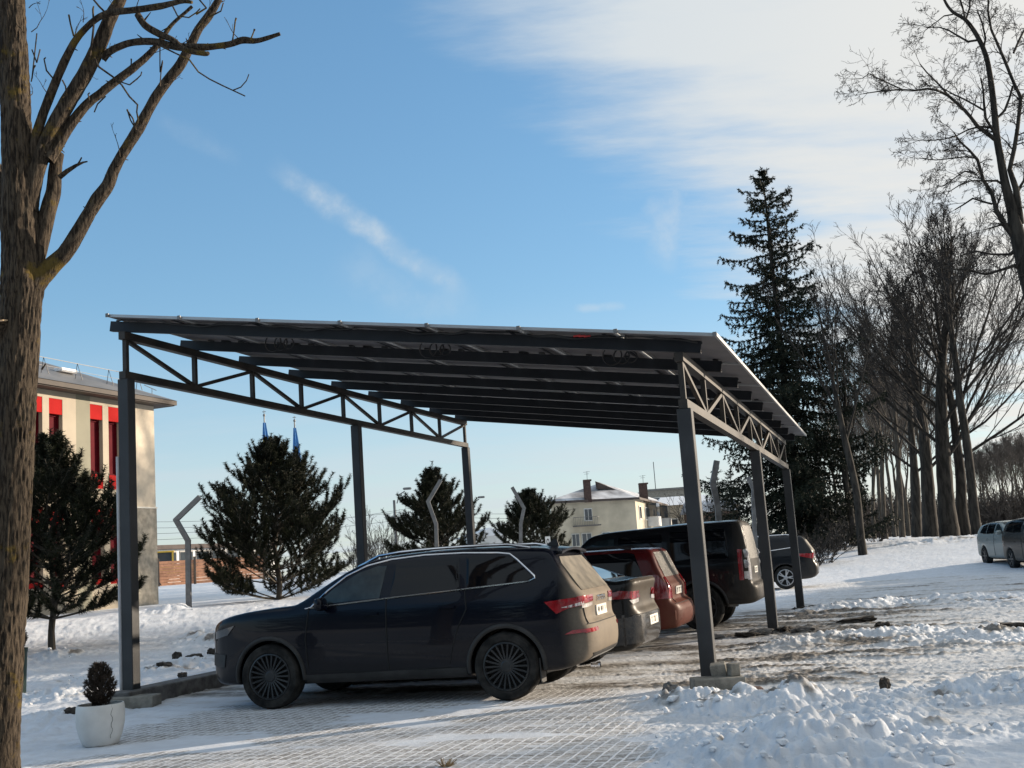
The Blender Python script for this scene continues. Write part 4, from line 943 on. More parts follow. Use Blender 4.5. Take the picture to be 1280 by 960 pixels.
# --- 6, 7. the two cars at the right edge, seen from their front
P6 = dpaint('silver_green_paint', (.30, .33, .32), 4.5, rear=0, low=.35, metal=.3)
hat = dict(est); hat.update(L=4.40, paint=P6, h=.035, R=.33, axles=(.85, 3.45), style='six', k1=.16, k2=.12,
    side=[(.12, .26), (.02, .36), (.0, .60), (.06, .80), (.4, .93), (.95, 1.02), (1.2, 1.07), (1.6, 1.30), (2.0, 1.48), (2.4, 1.55), (3.1, 1.55), (3.7, 1.49), (4.0, 1.42), (4.2, 1.2), (4.33, 1.0), (4.36, .72), (4.40, .60), (4.38, .40), (4.3, .30), (2.5, .22), (.5, .22)],
    plan=[(0, 0), (0, .38), (.05, .62), (.2, .78), (.6, .88), (1.3, .90), (3.5, .90), (4.1, .86), (4.3, .75), (4.39, .55), (4.40, 0)],
    front=[(.6, .18), (.85, .25), (.89, .42), (.90, .62), (.895, .85), (.87, 1.0), (.83, 1.08), (.76, 1.26), (.68, 1.42), (.56, 1.51), (.35, 1.55), (0, 1.56)],
    windows=[[(1.45, 1.10), (2.25, 1.10), (2.27, 1.45), (2.0, 1.40), (1.7, 1.28)], [(2.33, 1.10), (3.1, 1.10), (3.1, 1.46), (2.36, 1.46)], [(3.15, 1.10), (3.8, 1.14), (3.6, 1.40), (3.15, 1.45)]],
    side_patches=[], rear_lamps=[], rear_patches=[], rear_lines=[], plates=[], seams=[[(2.3, .34), (2.3, 1.08)]],
    front_lamps=[([(.48, .72), (.82, .74), (.80, .90), (.52, .88)], 'lamp_front', 'headlamp')],
    front_patches=[([(-.68, 1.12), (.68, 1.12), (.58, 1.46), (-.58, 1.46)], 'glass', 'windscreen'), ([(-.5, .30), (.5, .30), (.5, .52), (-.5, .52)], 'plastic', 'grille'), ([(-.26, .52), (.26, .52), (.26, .60), (-.26, .60)], 'plate', 'number_plate')])
hat.pop('rail', None); hat.pop('rail_mat', None); hat['mirror'] = (1.5, 1.10)
hatch, shh = car('parked_hatchback', 'pale silver green hatchback parked at the right edge before the row of lindens', 'car', hat)
P7 = dpaint('brown_grey_paint', (.035, .032, .030), 4.5, rear=0, low=.4)
mpv = dict(hat); mpv.update(paint=P7, L=4.5, side=[(x, z * 1.10 if z > .7 else z) for x, z in hat['side']], front=[(y, z * 1.10 if z > .7 else z) for y, z in hat['front']],
    windows=[[(x, z * 1.10) for x, z in p] for p in hat['windows']], front_patches=[([(-.70, 1.22), (.70, 1.22), (.60, 1.62), (-.60, 1.62)], 'glass', 'windscreen'), ([(-.45, .35), (.45, .35), (.45, .75), (-.45, .75)], 'plastic', 'grille')], mirror=(1.5, 1.2))
mpvc, shm = car('parked_people_carrier', 'dark brown grey people carrier cut off by the right edge of the picture', 'car', mpv)

def put(root, sh, lx, ly, lz, world, yaw):
    """stand the car so that its local point (lx, ly) lies over world x, y"""
    c, s_ = math.cos(yaw), math.sin(yaw)
    root.location = (world.x - (lx * c - ly * s_), world.y - (lx * s_ + ly * c), lz); root.rotation_euler = (0, 0, yaw)
KY = -.275
put(navy, shn, .94, -.93, 0, Vector((-2.961, 13.15, 0)), KY)
put(saloon, shs, 4.80, 0, 0, at(812, 760, 15.0), -.30)
put(estate, she, 4.70, 0, 0, at(861, 760, 18.0), -.30)
put(offr, sho, 4.72, -.86, 0, at(941, 740, 20.4), -.30)
put(farc, shf, 3.65, -.90, mz(8.0, 36) , at(983, 730, 35.5), -.28)
# ------------------------------------------------------------------ trees
class Segs:
    def __init__(s): s.a = []; s.b = []; s.ra = []; s.rb = []
    def add(s, a, b, ra, rb): s.a.append(a); s.b.append(b); s.ra.append(ra); s.rb.append(rb)
    def build(s, name, mat, parent, n=3, smooth=False):
        A = np.array(s.a); B = np.array(s.b); ra = np.array(s.ra); rb = np.array(s.rb); d = B - A; d /= np.linalg.norm(d, axis=1, keepdims=True) + 1e-9
        ref = np.where(np.abs(d[:, 2:3]) < .9, [[0, 0, 1.]], [[1., 0, 0]]); x = np.cross(d, ref); x /= np.linalg.norm(x, axis=1, keepdims=True); y = np.cross(d, x)
        k = np.arange(n) * 2 * PI / n; c, s_ = np.cos(k)[None, :, None], np.sin(k)[None, :, None]
        ring = x[:, None] * c + y[:, None] * s_
        V = np.concatenate([A[:, None] + ring * ra[:, None, None], (B + d * rb[:, None] * .4)[:, None] + ring * rb[:, None, None]], 1)
        m = len(A); base = np.arange(m)[:, None, None] * 2 * n; i = np.arange(n)
        q = np.stack([i, (i + 1) % n, n + (i + 1) % n, n + i], 1)[None] + base
        return fast_mesh(name, V.reshape(-1, 3), q.reshape(-1, 4), mat, parent, smooth)
def rdir(d, ang, rng, up=0.0):
    """a direction turned by ang off d, at a random roll"""
    d = Vector(d); o = d.orthogonal().normalized(); q = d.cross(o); a = rng.uniform(0, 2 * PI)
    v = d * math.cos(ang) + (o * math.cos(a) + q * math.sin(a)) * math.sin(ang)
    v.z += up; return v.normalized()
def grow(sg, p, d, L_, r, lvl, rng, P):
    """P: per level dicts: n segments, wob, up, kids, kid angle, kid length, kid radius"""
    c = P[lvl]; n = c['n']; st = L_ / n; p = Vector(p); d = Vector(d); r0 = r; kids = []
    for i in range(n):
        d = (d + Vector((rng.gauss(0, 1), rng.gauss(0, 1), rng.gauss(0, 1))) * c['wob'] + Vector((0, 0, c['up']))).normalized()
        p2 = p + d * st; r1 = max(P['rmin'], r * (1 - (i + 1) / n * c.get('taper', .75)))
        sg[min(c['bin'], len(sg) - 1)].add(tuple(p), tuple(p2), r0, r1)
        kids.append((p2, d.copy(), r1, (i + 1) / n)); p, r0 = p2, r1
    if lvl + 1 in P:
        k = c['kids']; k = int(k) + (rng.random() < k - int(k))
        for j in range(k):
            f = c.get('start', .2) + (1 - c.get('start', .2)) * (j + rng.random()) / k
            i = min(n - 1, int(f * n)); q, dd, rr, ff = kids[i]
            q = q.lerp(kids[i - 1][0], rng.random()) if i else q
            grow(sg, q, rdir(dd, c['ang'] * rng.uniform(.6, 1.3), rng, c.get('kup', .15)), L_ * c['kl'] * rng.uniform(.6, 1.15) * (1.15 - .55 * f), max(P['rmin'], rr * c['kr']), lvl + 1, rng, P)
def trunk_tube(pts, n, jit, rng):
    mb = MB(); P = [Vector(p[:3]) for p in pts]; R = [p[3] for p in pts]; Q = []; RR = []
    for i in range(len(P) - 1):
        k = 6
        for j in range(k):
            t = j / k; p0 = P[max(i - 1, 0)]; p3 = P[min(i + 2, len(P) - 1)]
            q = .5 * ((2 * P[i]) + (P[i + 1] - p0) * t + (2 * p0 - 5 * P[i] + 4 * P[i + 1] - p3) * t * t + (3 * P[i] - p0 - 3 * P[i + 1] + p3) * t ** 3)
            Q.append(q); RR.append((R[i] + (R[i + 1] - R[i]) * t) * (1 + rng.uniform(-jit, jit)))
    Q.append(P[-1]); RR.append(R[-1]); return mb.tube(Q, RR, n)

def rough_trunk(pts, n, amp, sway=.03):
    """a trunk with real bark ridges: fissures running up it, broken by cross cracks"""
    P = np.array([p[:3] for p in pts]); R = np.array([p[3] for p in pts]); Q = []; RR = []
    for i in range(len(P) - 1):
        k = max(4, int(np.linalg.norm(P[i + 1] - P[i]) / .018)); p0 = P[max(i - 1, 0)]; p3 = P[min(i + 2, len(P) - 1)]
        for j in range(k):
            t = j / k; Q.append(.5 * (2 * P[i] + (P[i + 1] - p0) * t + (2 * p0 - 5 * P[i] + 4 * P[i + 1] - p3) * t * t + (3 * P[i] - p0 - 3 * P[i + 1] + p3) * t ** 3)); RR.append(R[i] + (R[i + 1] - R[i]) * t)
    Q = np.array(Q + [P[-1]]); RR = np.array(RR + [R[-1]]); m = len(Q); sd = float(abs(P[0]).sum()) * 37 % 50
    L_ = np.concatenate([[0], np.cumsum(np.linalg.norm(np.diff(Q, axis=0), axis=1))])
    A, Z = np.meshgrid(np.arange(n) / n, L_); cyc = 2 * PI * .16 * 28
    ca, sa = np.cos(2 * PI * A), np.sin(2 * PI * A); u = (RR[:, None] * 55) * ca; v = (RR[:, None] * 55) * sa
    f1 = np.abs(2 * fbm(u + sd + Z * 1.2, v + Z * 5.0 + sd, 3, .55) - 1); f2 = fbm(u * .3 + 9 + sd, v * .3 + Z * 2.0, 3)
    rad = RR[:, None] * (1 + sway * 4 * (f2 - .5)) + amp * (np.minimum(f1, .5) - .22) * 1.6
    d = np.gradient(Q, axis=0); d /= np.linalg.norm(d, axis=1, keepdims=True)
    ref = np.tile([0, 1., 0], (m, 1)); x = np.cross(d, ref); x /= np.linalg.norm(x, axis=1, keepdims=True); y = np.cross(d, x)
    V = Q[:, None] + (x[:, None] * ca[..., None] + y[:, None] * sa[..., None]) * rad[..., None]
    mb = MB(); ix = np.arange(m * n).reshape(m, n)
    fs = np.stack([ix[:-1], np.roll(ix[:-1], -1, 1), np.roll(ix[1:], -1, 1), ix[1:]], -1).reshape(-1, 4)
    mb.add([tuple(q) for q in V.reshape(-1, 3)], [tuple(int(i) for i in f) for f in fs] + [tuple(int(i) for i in ix[-1])]); return mb
# --- the near tree at the left edge: trunk and limbs followed from the photograph, 8.5 m away
rng = random.Random(11); D0 = 8.5; S0_ = D0 / F_
lt = thing('bare_tree', 'near leafless tree with cracked lit bark and long lopped limbs at the left edge', 'tree', (at(-8, 960, D0).x, D0, 0))
org = lt.location.copy()
def L_at(px, py, w, dy=0): p = at(px, py, D0 + dy) - org; return (p.x, p.y, p.z, w * .5 * S0_ * (1 + dy / D0))
base = at(-8, 960, D0)
pts = [(-.02, 0, -.15, .25), (.0, 0, .10, .20)] + [L_at(*q) for q in ((-5, 930, 54), (1, 820, 53), (8, 700, 53), (15, 580, 50), (22, 470, 48), (26, 390, 48), (28, 350, 52), (26, 290, 47), (23, 230, 42), (20, 150, 37), (17, 80, 36), (14, 0, 33), (10, -120, 28), (12, -260, 22))]
rough_trunk(pts, 72, .016).build('trunk', M['bark_left'], lt, True)
limbs = [
  [(33, 262, 30), (45, 215, 22), (62, 172, 21), (84, 130, 21), (105, 96, 20), (120, 66, 19), (138, 22, 16), (152, -4, 14), (170, -60, 11)],
  [(38, 205, 18), (48, 160, 13), (65, 113, 11), (85, 68, 10), (98, 46, 9), (116, 27, 8), (134, 17, 9), (165, 13, 8), (200, 8, 8), (226, 2, 6), (240, 3, 4)],
  [(60, 200, 18), (70, 186, 14), (86, 159, 13), (107, 132, 12), (125, 117, 11), (141, 104, 11), (169, 83, 10), (194, 60, 8), (214, 32, 5), (240, 8, 4)],
  [(128, 74, 11), (138, 64, 9), (158, 55, 9), (178, 52, 9), (198, 53, 9), (212, 57, 9), (226, 59, 10), (253, 59, 9), (270, 58, 8), (288, 55, 8), (304, 50, 9), (320, 51, 7), (338, 46, 6), (350, 42, 5)],
  [(172, 18, 8), (182, 32, 9), (200, 43, 9), (216, 50, 7), (232, 62, 7), (256, 67, 7), (260, 66, 5)],
  [(42, 352, 34), (52, 344, 26), (66, 331, 22), (82, 315, 20), (97, 291, 19), (112, 266, 17), (122, 250, 18), (135, 232, 16), (143, 212, 15), (153, 193, 14), (172, 163, 15), (184, 140, 13), (197, 118, 13), (212, 98, 13), (225, 82, 14), (239, 54, 12), (248, 36, 11), (259, 22, 11), (270, 5, 9), (282, -20, 8), (300, -70, 6)],
  [(42, 338, 22), (50, 305, 20), (56, 280, 20), (62, 256, 20), (67, 238, 19), (69, 212, 17), (73, 192, 14)],
  [(8, 440, 26), (4, 424, 24), (1, 410, 22), (0, 402, 20)],
  [(18, 300, 30), (4, 250, 24), (-16, 190, 20), (-40, 120, 16), (-70, 20, 12)],
]
dys = [0, -.25, .2, -.1, -.15, .1, .15, -.2, .3]
for lb, dy in zip(limbs, dys):
    m_ = len(lb); pts = [L_at(x, y, w, dy * i / m_) for i, (x, y, w) in enumerate(lb)]
    rough_trunk(pts, 26, .0045, .06).build('limb', M['bark_left'], lt, True)
c_ = L_at(0, 402, 20, -.15)
MB().tube([(c_[0], c_[1], c_[2] - .004), (c_[0] - .001, c_[1] - .001, c_[2] + .004)], c_[3] * .98, 12).build('cut_face', M['bark_cut'], lt)
tw = [[(118, 72, 3.2), (124, 84, 3), (141, 96, 2.8), (152, 106, 2.6), (162, 121, 2.6), (172, 131, 2.4)], [(172, 131, 2.6), (171, 140, 2.2), (173, 150, 3), (169, 160, 2.2), (163, 150, 2), (159, 137, 2.4)], [(200, 57, 3), (218, 66, 2.4), (237, 75, 2.4), (248, 90, 2.2), (262, 99, 2.2), (278, 107, 2.2), (291, 113, 2), (306, 120, 2)], [(291, 113, 2), (301, 109, 1.8), (308, 101, 1.6), (311, 93, 1.5)],
      [(112, 70, 4), (115, 52, 3.5), (117, 32, 3), (116, 12, 3), (117, 8, 2)], [(134, 18, 3), (124, 8, 3), (114, -4, 2.5)], [(200, 52, 2.2), (200, 90, 1.6), (203, 76, 2)], [(200, 108, 2), (201, 92, 1.8), (203, 78, 2.2)], [(290, 54, 2.6), (292, 42, 2.2), (294, 26, 2.4), (295, 23, 3)], [(313, 50, 2.4), (317, 40, 2), (318, 37, 3.4)],
      [(74, 222, 8), (84, 214, 7), (95, 207, 5), (104, 203, 3), (109, 202, 2)], [(96, 207, 2.4), (100, 201, 2.4), (102, 197, 2)], [(68, 100, 2.4), (58, 88, 2.4), (55, 74, 2), (57, 72, 2)], [(92, 45, 3), (88, 30, 2.4), (86, 19, 3)], [(245, 18, 3), (258, 10, 2.4), (248, -2, 2.4)], [(216, 8, 2.4), (222, 20, 2), (236, 22, 2), (245, 16, 2), (250, 11, 2)], [(260, 22, 3), (276, 14, 2), (279, 4, 2)], [(40, 62, 2), (46, 78, 2), (50, 62, 2)], [(40, 98, 2.2), (46, 42, 1.8)], [(39, 102, 2), (42, 86, 1.8), (44, 82, 2.6)],
      [(78, 100, 2.4), (82, 108, 2.2), (83, 118, 2.2), (78, 122, 2)], [(163, 92, 2.2), (164, 78, 2), (164, 74, 2.6)], [(170, 163, 2.4), (166, 148, 2.2), (159, 138, 2.4)], [(172, 98, 2.2), (162, 106, 2), (150, 102, 2)], [(172, 98, 2), (176, 94, 1.8), (177, 90, 1.8)], [(132, 120, 2.6), (122, 130, 2), (118, 140, 2)], [(112, 126, 2), (110, 118, 2), (112, 116, 2)], [(50, 185, 2.5), (52, 181, 3)], [(52, 462, 3), (55, 458, 2.4), (57, 455, 2)]]
sg = Segs()
for t_ in tw:
    pts = [L_at(x, y, w_ * .92, -.12) for x, y, w_ in t_]
    for a, b_ in zip(pts[:-1], pts[1:]): sg.add(a[:3], b_[:3], a[3], b_[3])
for lb, dy in zip(limbs[:6], dys):            # stubby spurs and broken knobs along the limbs
    for i in range(len(lb) - 1):
        for _ in range(rng.choice((0, 1, 1, 2, 3))):
            t = rng.random(); x = lb[i][0] + (lb[i + 1][0] - lb[i][0]) * t; y = lb[i][1] + (lb[i + 1][1] - lb[i][1]) * t; w_ = lb[i][2]
            if w_ > 20: continue
            a = L_at(x, y, 3.4, dy * i / len(lb)); v = Vector((rng.uniform(-1, 1), rng.uniform(-1, 1), rng.uniform(-.4, 1))).normalized() * (w_ * .5 * S0_ + rng.choice((.006, .012, .02, .06)) * rng.uniform(.6, 1.3))
            e = (a[0] + v.x, a[1] + v.y, a[2] + v.z); sg.add(a[:3], e, a[3] * .55 * 1.7, .003)
P_n = {'rmin': .0016, 0: dict(n=5, wob=.16, up=.05, kids=2, ang=.7, kl=.5, kr=.7, bin=0, start=.3), 1: dict(n=4, wob=.2, up=.05, kids=1, ang=.7, kl=.5, kr=.7, bin=0), 2: dict(n=3, wob=.2, up=.05, kids=0, ang=.7, kl=.5, kr=.7, bin=0)}
for k_, (x, y) in enumerate([(39, 40), (36, 120), (62, 120), (88, 62), (122, 62), (146, 10), (104, 28), (180, 72), (170, 12), (246, 36), (262, 20), (205, 106), (150, 196), (42, 175), (36, 10), (96, 112), (225, 56), (300, 52)]):
    a = L_at(x, y, 3.0); grow([sg], a[:3], Vector((rng.uniform(-.5, .9), rng.uniform(-.6, .3), rng.uniform(.1, 1))).normalized(), rng.uniform(.10, .30), .0042, 0, rng, P_n)
sg.build('twigs', M['bark_left'], lt, 5)

# --- bare tree builder
def bare_tree(name, label, base, H, seed, spread=.5, twig=.007, mats=('bark_dark', 'twig'), fork=.3, r0=.45, group=None, levels=4, dens=1.0, lean=(0, 0), kids0=11, upk=.18):
    rng = random.Random(seed); t = thing(name, label, 'tree', base, 0, group)
    n = 9; pts = []; d = Vector((lean[0], lean[1], 1)).normalized(); p = Vector((0, 0, -.3)); hh = H * .86
    for i in range(n + 1):
        f = i / n; r = r0 * (1.25 if i == 0 else 1) * (1 - .15 * min(f / fork, 1)) * (1 if f < fork else max(.06, 1 - (f - fork) / (1 - fork) * .95))
        pts.append((p.x, p.y, p.z, r)); d = (d + Vector((rng.gauss(0, .05), rng.gauss(0, .05), .06))).normalized(); p = p + d * hh / n
    trunk_tube(pts, 12, .04, rng).build('trunk', M[mats[0]], t, True)
    sg = [Segs(), Segs()]
    P = {'rmin': twig,
         0: dict(n=8, wob=.08, up=.06, kids=9 * dens, ang=.50, kl=.46, kr=.50, bin=0, start=.12, kup=upk),
         1: dict(n=6, wob=.09, up=.05, kids=7 * dens, ang=.55, kl=.50, kr=.6, bin=1, start=.15, kup=.12),
         2: dict(n=4, wob=.13, up=.02, kids=5 * dens, ang=.65, kl=.52, kr=.6, bin=1, start=.1, kup=.06),
         3: dict(n=3, wob=.16, up=.0, kids=4 * dens, ang=.7, kl=.6, kr=.6, bin=1, kup=.0), }
    if levels >= 5: P[4] = dict(n=2, wob=.2, up=0, kids=0, ang=.7, kl=.6, kr=.6, bin=1)
    for j in range(kids0):
        f = fork + (1 - fork) * (j + rng.random() * .7) / kids0; i = min(n - 1, int(f * n)); q = f * n - i
        a, b_ = pts[i], pts[i + 1]; pos = Vector((a[0] + (b_[0] - a[0]) * q, a[1] + (b_[1] - a[1]) * q, a[2] + (b_[2] - a[2]) * q)); rr = a[3] + (b_[3] - a[3]) * q
        az = j * 2.4 + rng.uniform(-.5, .5); tilt = spread * (1.25 - .6 * f) * rng.uniform(.8, 1.2)
        dd = Vector((math.cos(az) * math.sin(tilt), math.sin(az) * math.sin(tilt), math.cos(tilt)))
        grow(sg, pos, dd, H * (1.02 - f) * rng.uniform(.72, .95), max(twig, min(rr * .46, .0065 * H * (1.10 - f))), 0, rng, P)
    if sg[0].a: sg[0].build('limbs', M[mats[0]], t, 6, True)
    sg[1].build('crown', M[mats[1]], t, 3)
    return t
def gp(v): return Vector((v.x, v.y, mz(v.x, v.y) - .05))
# the lindens on the bank
big = [(1187, 57, 17.8, .44, 'thickest linden trunk on the bank, left one of the close pair beside the pale hatchback'), (1207, 58, 17.2, .29, 'linden trunk second from the pale hatchback, touching the thickest trunk'), (1221, 54, 18.5, .22, 'slim knobbly linden trunk standing right behind the pale hatchback'),
       (1163, 66, 18.0, .42, 'broad linden trunk left of the close pair, first of the second pair'), (1145, 71, 17.6, .30, 'linden trunk at the left side of the second pair on the bank')]
for i, (px, Y, H, r0, lb) in enumerate(big):
    b_ = gp(at(px, 668, Y))
    bare_tree('linden_tree', lb, b_, H, 100 + i, .82 if i != 2 else .45, .0085, ('bark_dark', 'twig'), .26 if i != 2 else .40, r0, 'bare lindens along the bank', 4, 1.07 if i != 2 else .9, kids0=19 if i != 2 else 11)
# slender trees left of them
bare_tree('ash_tree', 'slender forked leafless tree standing alone on the front edge of the snow bank', gp(at(1077, 680, 49)), 14.0, 131, .36, .008, ('bark_dark', 'twig'), .42, .17, None, 4, .8, (.06, 0), 8)
bare_tree('ash_tree', 'leaning leafless tree between the spruce and the slender forked tree', gp(at(1071, 676, 54)), 11.5, 132, .36, .008, ('bark_dark', 'twig'), .45, .16, None, 4, .75, (-.07, 0), 7)
thin = [(1127, 78, 17, .26), (1107, 82, 16, .22), (1092, 90, 15, .2), (1118, 95, 17, .2), (1100, 104, 16, .2), (1135, 100, 17, .22), (1084, 110, 15, .2), (1060, 85, 13, .17), (1046, 95, 13, .17), (1112, 120, 17, .22), (1124, 126, 17, .22), (1097, 130, 16, .22), (1068, 120, 14, .2), (1036, 105, 12, .16), (1141, 122, 18, .22), (1153, 112, 18, .24), (1168, 105, 17, .24), (1176, 130, 18, .24), (1132, 150, 18, .25), (1110, 160, 18, .25), (1086, 150, 16, .22), (1195, 118, 17, .24), (1121, 110, 17, .22), (1076, 100, 14, .2)]
protos = []
for i, (px, Y, H, r0) in enumerate(thin):
    b_ = gp(at(px, 668, Y)); lb = 'thin dark leafless trunk in the far part of the avenue behind the bank'
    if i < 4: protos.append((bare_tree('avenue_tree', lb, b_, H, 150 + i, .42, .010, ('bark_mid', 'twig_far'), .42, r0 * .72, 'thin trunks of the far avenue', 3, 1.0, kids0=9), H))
    else:
        o = copy_tree(protos[i % 4][0]); o.location = b_; k = H / protos[i % 4][1]; o.scale = (k, k, k); o.rotation_euler = (0, 0, i * 1.7)
# the pale tree line beyond the road
for i, (px, Y, H) in enumerate([(1228, 150, 12), (1242, 160, 13), (1256, 150, 13), (1268, 165, 15), (1280, 150, 14), (1294, 160, 15), (1310, 150, 14), (1236, 185, 13), (1262, 190, 16), (1276, 185, 15), (1248, 178, 14), (1290, 195, 16), (1010, 140, 11), (1025, 150, 12), (1215, 170, 12), (1232, 140, 10), (1250, 138, 9), (1264, 142, 11), (1278, 136, 10), (1290, 140, 12), (1305, 170, 15), (1222, 196, 14), (1270, 200, 15)]):
    b_ = gp(at(px, 660, Y)); o = copy_tree(protos[(i * 3) % 4][0]); k = H / protos[(i * 3) % 4][1]; o.location = b_; o.scale = (k * 1.15, k * 1.15, k); o.rotation_euler = (0, 0, i * 2.1)
    o.name = 'far_tree'; o['label'] = 'hazy bare tree in the distant line beyond the right hand cars'; o['group'] = 'distant line of bare trees'
# --- the tall tree whose limbs hang in at the upper right, 31 m away
D1 = 31.0; S1_ = D1 / F_
rt = thing('bare_tree', 'tall dark leafless tree spreading fine hanging twigs into the upper right corner', 'tree', (at(1345, 660, D1).x, D1, mz(at(1345, 660, D1).x, D1)))
org1 = rt.location.copy()
def R_at(px, py, w, dy=0): p = at(px, py, D1 + dy) - org1; return (p.x, p.y, p.z, w * .5 * S1_)
pts = [(0, 0, -.2, .42), (0, 0, .3, .36)] + [R_at(*q) for q in ((1338, 600, 30), (1326, 520, 27), (1310, 440, 25), (1292, 370, 24), (1279, 320, 22), (1271, 290, 18), (1265, 262, 14), (1257, 232, 11), (1251, 200, 9.5), (1246, 172, 9), (1243, 140, 8), (1239, 105, 7.5), (1233, 72, 6.5), (1222, 46, 6), (1207, 25, 5), (1190, 14, 4), (1179, -4, 3.2), (1170, -40, 2))]
trunk_tube(pts, 10, .03, rng).build('trunk', M['bark_dark'], rt, True)
RL = [
 [(1275, 306, 9), (1258, 284, 7), (1246, 264, 6), (1240, 242, 5), (1229, 225, 4.5), (1222, 200, 4), (1212, 188, 3), (1200, 177, 2.4), (1192, 165, 1.6)],
 [(1276, 280, 9), (1270, 236, 8), (1262, 212, 6), (1268, 185, 5.5), (1272, 160, 5), (1276, 122, 4.5), (1267, 103, 4), (1256, 76, 4), (1247, 55, 3.4), (1239, 37, 3), (1235, 14, 2.6), (1236, -10, 2)],
 [(1246, 176, 6), (1233, 166, 5.5), (1222, 158, 5), (1213, 146, 4.4), (1206, 138, 4.4), (1195, 128, 3.8), (1186, 120, 3.6), (1172, 113, 3), (1160, 111, 2.8), (1145, 113, 2.4), (1124, 112, 2.2), (1100, 114, 1.6), (1080, 117, 1.2)],
 [(1128, 112, 1.8), (1115, 106, 1.6), (1100, 99, 1.5), (1086, 92, 1.2), (1078, 98, .9)],
 [(1186, 120, 2.4), (1176, 108, 2.4), (1166, 98, 2), (1158, 90, 1.8), (1150, 80, 1.4)],
 [(1246, 170, 4.5), (1238, 158, 4), (1232, 148, 3.6), (1230, 130, 3), (1229, 112, 2.4), (1226, 98, 2)],
 [(1230, 138, 3), (1218, 131, 2.6), (1205, 124, 2.4), (1190, 117, 2), (1178, 110, 1.6)],
 [(1244, 150, 3.5), (1256, 138, 3.4), (1262, 122, 3), (1266, 108, 3)],
 [(1223, 50, 3), (1210, 52, 2.8), (1196, 44, 2.6), (1186, 38, 2.2), (1174, 34, 1.8), (1160, 34, 1.4)],
 [(1207, 26, 2.8), (1212, 10, 2.6), (1213, -8, 2)], [(1206, 22, 2.4), (1203, 8, 2.4), (1198, -8, 2)], [(1191, 18, 2), (1180, 20, 1.8), (1170, 28, 1.4), (1160, 35, 1.2)],
 [(1229, 62, 3), (1232, 48, 2.6), (1228, 30, 2.2), (1222, 14, 1.8)],
 [(1267, 66, 3), (1274, 50, 3), (1282, 34, 2.6)], [(1262, 262, 5), (1268, 250, 4), (1276, 232, 3.6), (1290, 210, 3)],
 [(1240, 160, 2.6), (1225, 158, 2.4), (1210, 162, 2.2), (1195, 170, 1.8), (1180, 174, 1.5), (1158, 176, 1.2)],
 [(1284, 340, 7), (1268, 332, 5), (1250, 338, 3.6), (1232, 343, 3), (1210, 338, 2.4), (1190, 336, 1.8)],
 [(1272, 306, 5), (1264, 318, 3.6), (1240, 318, 2.8), (1220, 314, 2.4), (1200, 320, 1.6)],
 [(1256, 232, 3), (1246, 226, 3), (1230, 226, 2.4), (1214, 226, 2), (1200, 231, 1.6), (1186, 240, 1.2)],
 [(1240, 255, 3), (1228, 252, 2.6), (1216, 248, 2.4), (1204, 256, 2), (1194, 262, 1.6)], [(1218, 216, 2.4), (1206, 214, 2), (1194, 222, 1.6), (1180, 232, 1.2)], [(1222, 198, 2.2), (1206, 196, 2), (1190, 198, 1.6), (1170, 200, 1.4), (1150, 198, 1)],
 [(1270, 286, 4), (1258, 280, 3), (1248, 282, 2.4), (1236, 286, 2)], [(1300, 400, 9), (1316, 350, 7), (1330, 300, 6), (1340, 230, 4)], [(1290, 360, 8), (1306, 310, 6), (1312, 250, 5), (1318, 180, 3.4), (1310, 120, 2.4)],
]
P_h = {'rmin': .0048, 0: dict(n=4, wob=.16, up=-.01, kids=5, ang=.75, kl=.62, kr=.7, bin=0, start=.15, kup=0), 1: dict(n=4, wob=.2, up=-.03, kids=4.5, ang=.8, kl=.6, kr=.75, bin=0, start=.1, kup=-.05), 2: dict(n=3, wob=.22, up=-.04, kids=3, ang=.8, kl=.6, kr=.8, bin=0, kup=-.05), 3: dict(n=2, wob=.25, up=-.03, kids=0, ang=.8, kl=.5, kr=.8, bin=0)}
sg = [Segs()]; lg = Segs()
for lb in RL:
    dd = rng.uniform(-.9, .9); m_ = len(lb); pts = [R_at(x, y, w_, dd * (i / m_)) for i, (x, y, w_) in enumerate(lb)]
    for i, (a, b_) in enumerate(zip(pts[:-1], pts[1:])):
        lg.add(a[:3], b_[:3], a[3], b_[3])
        if i + 1 >= 1 and a[3] < .085:
            A, B = Vector(a[:3]), Vector(b_[:3]); ln = (B - A).length
            for _ in range(max(1, int(ln / .17))):
                grow(sg, A.lerp(B, rng.random()), rdir((B - A).normalized(), rng.uniform(.5, 1.15), rng, 0), rng.uniform(.4, 1.0), max(.006, a[3] * .42), 1 if rng.random() < .65 else 0, rng, P_h)
    grow(sg, pts[-1][:3], (Vector(pts[-1][:3]) - Vector(pts[-2][:3])).normalized(), .8, .01, 0, rng, P_h)
lg.build('limbs', M['bark_dark'], rt, 6, True); sg[0].build('crown', M['twig'], rt, 3)

# --- more of the same row standing to the right of the view; their shadows fall over the yard; last two added to shade the left bank
for i, (x, y, H, r0) in enumerate([(26, 16.4, 12, .3), (34, 20.0, 14, .35), (44, 28.5, 15, .35), (52, 25, 16, .4), (50, 43, 17, .4), (60, 45.5, 18, .4)]):
    bare_tree('roadside_tree', ['leafless tree beyond the right edge of the picture, %s along the row' % q for q in ('first', 'second', 'third', 'fourth', 'fifth', 'sixth')][i], (x, y, mz(x, y) - .05), H, 300 + i, .6, .012, ('bark_dark', 'twig'), .28, r0, 'bare trees right of the yard', 3, .8, kids0=10)

